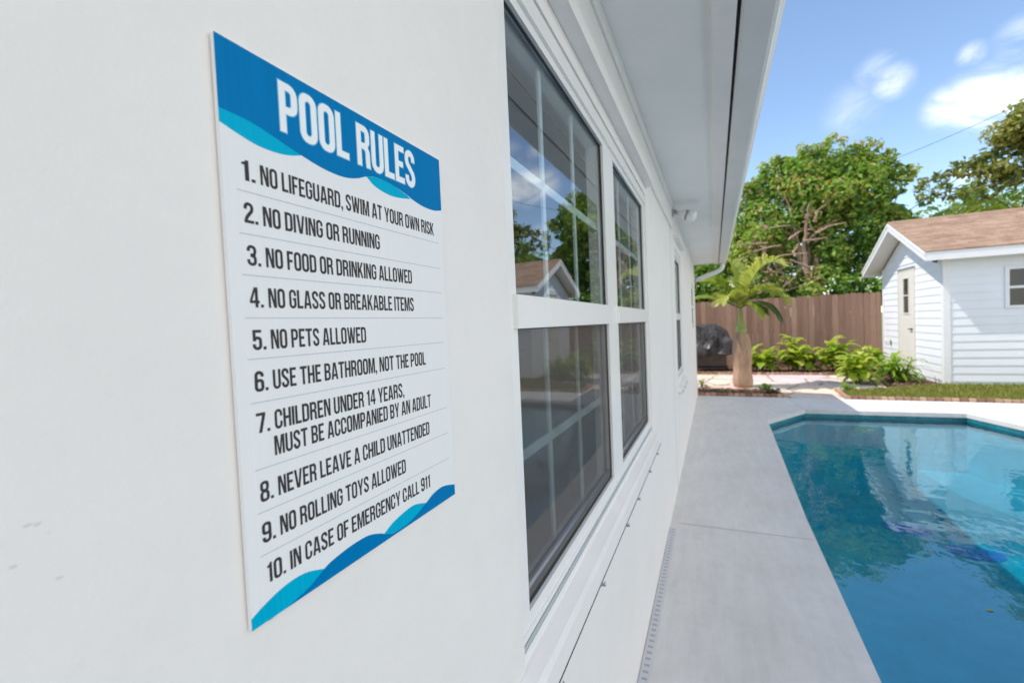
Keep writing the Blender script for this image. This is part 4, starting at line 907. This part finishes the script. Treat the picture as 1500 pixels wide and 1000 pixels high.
    bl = make_blobs((9.9, 17.2, 6.6), (2.0, 1.4, 1.9), 46, .5, rnd, (.3, .85)) + [((6.5 + i * .42, 17.1, 5.3 + i * .17 + rnd.normal() * .15), (.22, .22, .16), .4) for i in range(7)] + [((6.4 + i * .35, 17.0, 4.75 + rnd.normal() * .1), (.24, .22, .18), .45) for i in range(5)] + [((7.2 + i * .3, 17.1, 5.6 + i * .25), (.2, .2, .15), .55) for i in range(4)] + make_blobs((8.1, 17.0, 6.35), (.55, .4, .5), 20, .33, rnd, (.5, .95)) + make_blobs((7.7, 17.0, 5.35), (.9, .3, .3), 12, .24, rnd, (.5, .9)) + [((8.0, 17, 5.0), (.3, .3, .2), .5), ((8.5, 17, 5.7), (.4, .3, .3), .6)]
    br = [([(9.7, 17.2, 0), (9.6, 17.1, 3), (9.8, 17.2, 6.5)], .2, .06), ([(9.6, 17.1, 3.6), (8.3, 17.1, 5.0), (6.4, 17, 5.35)], .09, .02), ([(8.4, 17.1, 4.9), (7.5, 17, 4.9), (6.3, 17, 4.7)], .05, .015), ([(9.6, 17.1, 4.5), (8.6, 17.1, 6), (7.4, 17.1, 5.8)], .07, .02), ([(9.7, 17.1, 5), (10.6, 17.2, 7), (11, 17.2, 8)], .08, .02)]
    tree('olive_leaved_tree', 'olive green tree leaning over the shed roof from the right', (9.7, 17.2, 0), bl, .16, 85, M_LEAF2, br, 'trees beyond the fence', 8, 2.6)
    bl = make_blobs((6.7, 19.6, 4.0), (1.1, .9, 1.0), 26, .45, rnd, (.45, .9)) + make_blobs((8.6, 19.6, 4.6), (1.4, .7, 1.0), 26, .45, rnd, (.4, .85))
    tree('small_round_tree', 'small bright green tree peeping over the shed ridge', (6.3, 19.6, 0), bl, .15, 50, M_LEAF, [([(6.3, 19.6, 0), (6.3, 19.5, 1.5), (6.4, 19.6, 3.6)], .12, .04), ([(6.3, 19.6, 1.2), (7.4, 19.6, 3), (8.6, 19.6, 4.6)], .09, .03)], 'trees beyond the fence', 9, 1.2)
    for k, (x, y, h, w) in enumerate(((-3.5, 20.5, 5.2, 2.2), (1.2, 22.5, 4.0, 2.4), (12.8, 20.0, 6.0, 2.4))):
        bl = make_blobs((x, y, h * .55), (w, 1.2, h * .4), 30, .75, rnd, (.2, .6))
        tree('background_tree', ('dark tree hidden mostly behind the house end', 'far green tree seen through gaps in the big broadleaf tree', 'far green tree rising behind the shed on the right')[k], (x, y, 0), bl, .2, 34, M_LEAF, [([(x, y, 0), (x + .1, y, h * .4), (x, y, h * .8)], .16, .04)], 'trees beyond the fence', 30 + k, .6)
trees()

def frond(P0, dirv, length, droop, nleaf, lw, ll, rnd, tint, vee=.5, curl=0., t0=.12):
    """returns rachis pts and leaflets arrays"""
    d = Vector(dirv).normalized(); pts = []; p = Vector(P0); n = 22; side0 = d.cross(Vector((0, 0, 1)));
    side0 = side0.normalized() if side0.length > .05 else Vector((1, 0, 0))
    for i in range(n + 1):
        pts.append(p.copy()); s = i / n; dd = (d + Vector((0, 0, -1)) * droop * (s ** 1.6) * 2.2 + side0 * curl * s).normalized(); p = p + dd * length / n
    V, F, A = [], [], []
    for i in range(nleaf):
        s = t0 + (1 - t0) * i / (nleaf - 1); k = s * n; a = int(min(k, n - 1)); q = pts[a].lerp(pts[a + 1], k - a); tg = (pts[a + 1] - pts[a]).normalized()
        sd = tg.cross(Vector((0, 0, 1))); sd = sd.normalized() if sd.length > .05 else side0; upv = sd.cross(tg)
        lenf = ll * (math.sin(math.pi * (.12 + .80 * s)) ** .7) * rnd.uniform(.85, 1.1)
        for sg in (-1, 1):
            dr = (sd * sg + tg * (.55 + .5 * s) + upv * vee * rnd.uniform(.6, 1.3)).normalized(); w = lw * rnd.uniform(.8, 1.15)
            m1 = q + dr * lenf * .5 + Vector((0, 0, -.02 * lenf)); e = q + dr * lenf + Vector((0, 0, -.28 * lenf)); wv = tg * w * .5
            b = len(V); V += [q - wv * .4, q + wv * .4, m1 + wv, m1 - wv, e]; F += [(b, b + 1, b + 2, b + 3), (b + 3, b + 2, b + 4)]; A += [min(1, max(0, tint + rnd.gauss(0, .08)))] * 5
    return pts, V, F, A
M_FROND = leafmat('palm_frond_leaves', [(0, (.012, .035, .012)), (.3, (.07, .13, .02)), (.6, (.24, .33, .04)), (1, (.56, .58, .14))], .42, .35)
def palm():
    c = (.865, 10.72); pl = thing('bottle_palm', 'young palm with swollen pale trunk in the mulch bed', 'palm', (*c, 0)); rnd = random.Random(4)
    b = MB(); prof = []
    pr = [(.0, .165), (.05, .195), (.15, .20), (.28, .185), (.42, .175), (.56, .185), (.72, .19), (.88, .182), (1.02, .168), (1.12, .145), (1.17, .12)]
    sm = smooth_curve([(r, z) for z, r in pr], 5); prof = [(r + .0025 * math.sin(z * 95), z) for r, z in sm]
    b.lathe([(.001, -.02)] + prof + [(.001, 1.18)], 26, Matrix.Translation((*c, 0)))
    tm = tinted('palm_trunk_bark', (.44, .275, .18), (.56, .37, .25), .85, .4, 30, nvar=.45, vscale=(2.2, 2.2, .6), nscale=5)
    b.build('trunk', tm, pl, smooth=True)
    b = MB(); b.lathe([(.001, 1.16), (.115, 1.165), (.122, 1.19), (.095, 1.27), (.066, 1.36), (.048, 1.48), (.036, 1.62), (.02, 1.74), (.001, 1.76)], 18, Matrix.Translation((c[0] - .01, c[1], 0)))
    b.build('crownshaft', simple('crownshaft_green', (.30, .38, .09), .4, .3, 4, vscale=(1, 1, .4)), pl, smooth=True)
    top = (c[0] - .015, c[1], 1.70)
    fr = [((.35, -.10, 1.0), 1.75, .62, .85, .8, .15), ((.75, -.15, .95), 1.35, .95, .72, .6, .1), ((.9, -.25, .55), 1.15, 1.15, .05, -.1, 0), ((-.55, -.15, 1.0), 1.2, .45, .62, .5, 0), ((-.95, -.2, .55), 1.25, .35, .55, .4, 0), ((.15, .5, 1.1), 1.3, .5, .4, .4, 0), ((-.35, -.5, .75), .95, .8, .78, .5, 0), ((.55, .4, .9), 1.3, .7, .5, .4, 0), ((-.1, .1, 1.0), 1.25, .25, .7, .9, 0), ((.6, -.5, .45), .8, 1.0, .5, .1, 0)]
    for d, ln, dr, ti, ve, cu in fr:
        pts, V, F, A = frond(top, d, ln * .82, dr, 32, .06, .45, rnd, min(1, ti + .1), ve, cu)
        t = MB(); k = len(pts); t.tube(pts, [.017 - .013 * i / (k - 1) for i in range(k)], 6, ti); b0 = len(t.v); t.v += [tuple(v) for v in V]; t.f += [tuple(b0 + i for i in f) for f in F]; t.a += A
        t.build('frond', M_FROND, pl)
palm()
def shed_palm():
    pl = thing('feather_palm', 'thin feather palm behind the shed roof', 'palm', (8.6, 18.2, 0)); rnd = random.Random(12)
    b = MB(); b.tube([(8.6, 18.2, 0), (8.65, 18.2, 2), (8.6, 18.2, 4.1)], [.13, .10, .08], 9, .3); b.build('trunk', M_BARK, pl, smooth=True)
    for i in range(9):
        th = i * 2 * math.pi / 9 + .25; pts, V, F, A = frond((8.6, 18.2, 4.1), (math.cos(th), math.sin(th), .75), 2.1, .55, 34, .045, .55, rnd, rnd.uniform(.5, .8), -.35)
        t = MB(); k = len(pts); t.tube(pts, [.02 - .015 * j / (k - 1) for j in range(k)], 5, .5); b0 = len(t.v); t.v += [tuple(v) for v in V]; t.f += [tuple(b0 + j for j in f) for f in F]; t.a += A
        t.build('frond', M_FROND, pl)
shed_palm()

M_LIME = leafmat('lime_plant_leaves', [(0, (.09, .18, .02)), (.4, (.24, .40, .03)), (.75, (.44, .56, .06)), (1, (.66, .68, .16))], .48, .35)
def strip_leaf(V, F, A, p, d, ln, w, droop, tint, rnd, fold=.25, seg=5, ruffle=.0):
    d = Vector(d).normalized(); sd = d.cross(Vector((0, 0, 1))); sd = sd.normalized() if sd.length > .05 else Vector((1, 0, 0)); p = Vector(p); b = len(V)
    for i in range(seg + 1):
        s = i / seg; ww = w * (math.sin(math.pi * min(.97, .10 + .86 * s)) ** .8) * .5; up = sd.cross(d).normalized(); rf = ruffle * math.sin(i * 2.3 + p.x * 40) * w
        V += [p + sd * ww + up * (ww * fold + rf), p.copy(), p - sd * ww + up * (ww * fold - rf)]; A += [min(1, max(0, tint + .10 * (0.5 - s))), tint, min(1, max(0, tint + .06))]
        d = (d + Vector((0, 0, -1)) * droop / seg * (1 + s)).normalized(); p = p + d * ln / seg
    for i in range(seg):
        q = b + i * 3; F += [(q, q + 1, q + 4, q + 3), (q + 1, q + 2, q + 5, q + 4)]
def leafy(name, label, loc, h, r, nstem, nleaf, ll, lw, tint, seed, group, m=None, droop=1.0, ruffle=.05):
    rnd = random.Random(seed); t = thing(name, label, 'plant', loc, group); V, F, A = [], [], []; st = MB(); x, y, z = loc
    for i in range(nstem):
        th = rnd.uniform(0, 6.28); k = rnd.random() ** .6 * r * .75; sh = h * rnd.uniform(.5, 1.0) * (1.1 - .55 * k / r)
        bx, by = x + math.cos(th) * k * .35, y + math.sin(th) * k * .35; tx, ty = x + math.cos(th) * k, y + math.sin(th) * k
        st.tube([(bx, by, z), ((bx * .5 + tx * .5), (by + ty) / 2, z + sh * .5), (tx, ty, z + sh * .85)], [.014, .011, .006], 5)
        for j in range(nleaf):
            s = .25 + .75 * (j / nleaf); a = j * 2.4 + rnd.uniform(-.4, .4); px, py, pz = bx + (tx - bx) * s, by + (ty - by) * s, z + sh * .85 * s
            up = .35 + 1.1 * s * s; L_ = ll * (1.1 - .35 * s) * rnd.uniform(.75, 1.2)
            strip_leaf(V, F, A, (px, py, pz), (math.cos(a), math.sin(a), up), L_, lw * L_ / ll, droop * rnd.uniform(.6, 1.2), tint + .25 * (s - .5) + rnd.gauss(0, .13), rnd, ruffle=ruffle)
    st.build('stems', simple('green_stem', (.15, .2, .05), .6), t); mesh_obj('foliage', V, F, m or M_LIME, t, attr=np.clip(A, 0, 1), smooth=True); return t
GP = 'lime green plants in the fence bed'
leafy('leafy_plant', 'lime green leafy plant beside the palm trunk, leftmost in the fence bed', (1.42, 13.75, 0), 1.05, .55, 11, 9, .38, .20, .62, 1, GP)
leafy('leafy_plant', 'tallest lime green plant in the fence bed, with upright pale tip', (2.28, 13.8, 0), 1.25, .62, 12, 10, .42, .21, .66, 2, GP)
leafy('leafy_plant', 'lime green plant at the right end of the fence bed, near the shed', (3.15, 13.9, 0), 1.2, .55, 10, 9, .40, .20, .60, 3, GP)
leafy('leafy_plant', 'half hidden lime green plant in the fence bed beside the shed corner', (3.95, 14.2, 0), .9, .5, 8, 8, .36, .18, .45, 14, GP)
leafy('leafy_plant', 'yellow green bushy plant in front of the shed door at the path end', (3.10, 11.45, 0), .92, .55, 12, 10, .36, .17, .72, 4, 'plants in front of the shed')
leafy('feathery_plant', 'arching feathery green plant against the shed gable wall', (3.88, 11.95, 0), .75, .6, 13, 12, .42, .07, .42, 6, 'plants in front of the shed', droop=1.3, ruffle=0)
leafy('feathery_plant', 'small green tuft at the path corner of the lawn', (2.66, 10.55, 0), .16, .22, 8, 7, .14, .03, .35, 7, 'plants in front of the shed', ruffle=0)
leafy('mulch_plant', 'small grey green plant in the mulch right of the palm trunk', (1.22, 10.2, 0), .22, .2, 7, 8, .11, .05, .12, 8, 'small plants in the mulch bed', M_LEAF)
leafy('mulch_plant', 'dark low plant in the mulch left of the palm trunk', (.42, 9.75, 0), .08, .2, 8, 6, .08, .03, .1, 9, 'small plants in the mulch bed', M_LEAF)
leafy('mulch_plant', 'bright green sprout at the foot of the house corner', (.06, 10.55, 0), .28, .10, 4, 6, .14, .06, .55, 10, 'small plants in the mulch bed')
leafy('bromeliad', 'dark red leafed plant at the edge of the mulch bed', (1.36, 9.78, 0), .10, .2, 8, 8, .13, .03, .5, 13, 'small plants in the mulch bed', leafmat('dark_red_leaves', [(0, (.05, .02, .02)), (1, (.22, .09, .07))], .2), ruffle=0)

# ------------------------------------------------------------------ covered grill
def grill():
    g = thing('covered_grill', 'barbecue grill under a dark grey fabric cover by the fence', 'grill', (.18, 14.0, 0))
    bm = bmesh.new(); bmesh.ops.create_grid(bm, x_segments=48, y_segments=36, size=1)
    from mathutils import noise as mn
    for v in bm.verts:
        u, w = v.co.x, v.co.y; r = max(abs(u), abs(w))
        # top zone inside r<.55, then skirts fall
        if r < .56: px, py = u / .56 * .46, w / .56 * .30; pz = 1.28 + .05 * (1 - abs(w) / .56) + (.02 if u < .2 else -.16 * (u - .2) / .36)
        else:
            k = (r - .56) / .44; sx, sy = u / r, w / r; px, py = sx * (.46 + .07 * k), sy * (.30 + .07 * k); top = 1.28 + (-.16 * max(0, sx * .56 - .2) / .36 if sx > .36 else .02)
            pz = top - k * (.84 - .22 * max(0, sx)) + .03 * math.sin(8 * math.atan2(sy, sx)) * k
        q = Vector((px, py, pz)); f1 = mn.noise(Vector((px * 4, py * 4 + 3, pz * 3.0))); f2 = mn.noise(Vector((px * 9 + 4, py * 9, pz * 5))); k2 = .4 + .6 * min(1, max(0, (r - .4) / .4))
        dirn = Vector((px, py, .0)); dirn = dirn.normalized() if dirn.length > .01 else Vector((0, 0, 1))
        q += dirn * (f1 * .16 + abs(f2) * .11) * k2 + Vector((0, 0, 1)) * (f1 * .05 - abs(f2) * .06); v.co = q + Vector((.20, 13.95, 0))
    b = MB(); b.bm(bm); b.build('cover', simple('grey_grill_cover', (.046, .042, .041), .36, .15, 5, .3, 14, spec=.5), g, smooth=False)
    c = MB(); c.box(-.20, 13.72, .14, .62, 14.2, .62, bev=.01); c.build('cart', simple('brown_cart_panel', (.075, .05, .042), .5, .3, 5), g)
    c = MB(); c.box(-.24, 13.68, .07, .66, 14.24, .12, bev=.006); c.build('shelf', simple('black_grill_metal', (.03, .03, .03), .5), g)
    for (x, y) in ((-.2, 13.74), (.62, 13.74), (-.2, 14.18), (.62, 14.18)):
        c = MB(); c.lathe([(.001, -.02), (.05, -.02), (.055, -.012), (.055, .012), (.05, .02), (.001, .02)], 16, Matrix.Translation((x, y, .052)) @ Matrix.Rotation(math.pi / 2, 4, 'X')); c.build('wheel', M_BLACK, g)
grill()

# ------------------------------------------------------------------ wires, floating leaves
def wires():
    m = simple('cable_black', (.05, .05, .055), .6)
    for (a, b, r, lab) in (((6.0, 25.2, 7.70), (12.5, 25, 9.85), .010, 'thin upper overhead cable crossing the sky right of the tall tree'), ((7.6, 25, 5.45), (13, 25, 9.35), .020, 'thicker lower overhead cable running through the olive tree')):
        a, b = Vector(a), Vector(b); pts = [a.lerp(b, i / 10) - Vector((0, 0, .12 * math.sin(math.pi * i / 10))) for i in range(11)]
        w = MB(); w.tube(pts, r, 6); tag(w.build('overhead_cable', m, loc=tuple(a)), lab, 'cable', 'overhead cables')
wires()
def float_leaves():
    m = leafmat('floating_leaf', [(0, (.25, .22, .04)), (1, (.45, .38, .08))], .2)
    for (x, y, s, lab) in ((1.62, 3.13, .05, 'yellow leaf floating on the pool nearest the deck'), (2.4, 4.2, .04, 'small pale leaf floating on the pool farther out')):
        s *= .75; V, F, A = [], [], []; strip_leaf(V, F, A, (x, y, -.112), (.9, .3, .02), s, s * .5, .05, .5, random.Random(1))
        tag(mesh_obj('floating_leaf', V, F, m, loc=(x, y, -.112), attr=A), lab, 'leaf', 'leaves floating on the pool')
float_leaves()
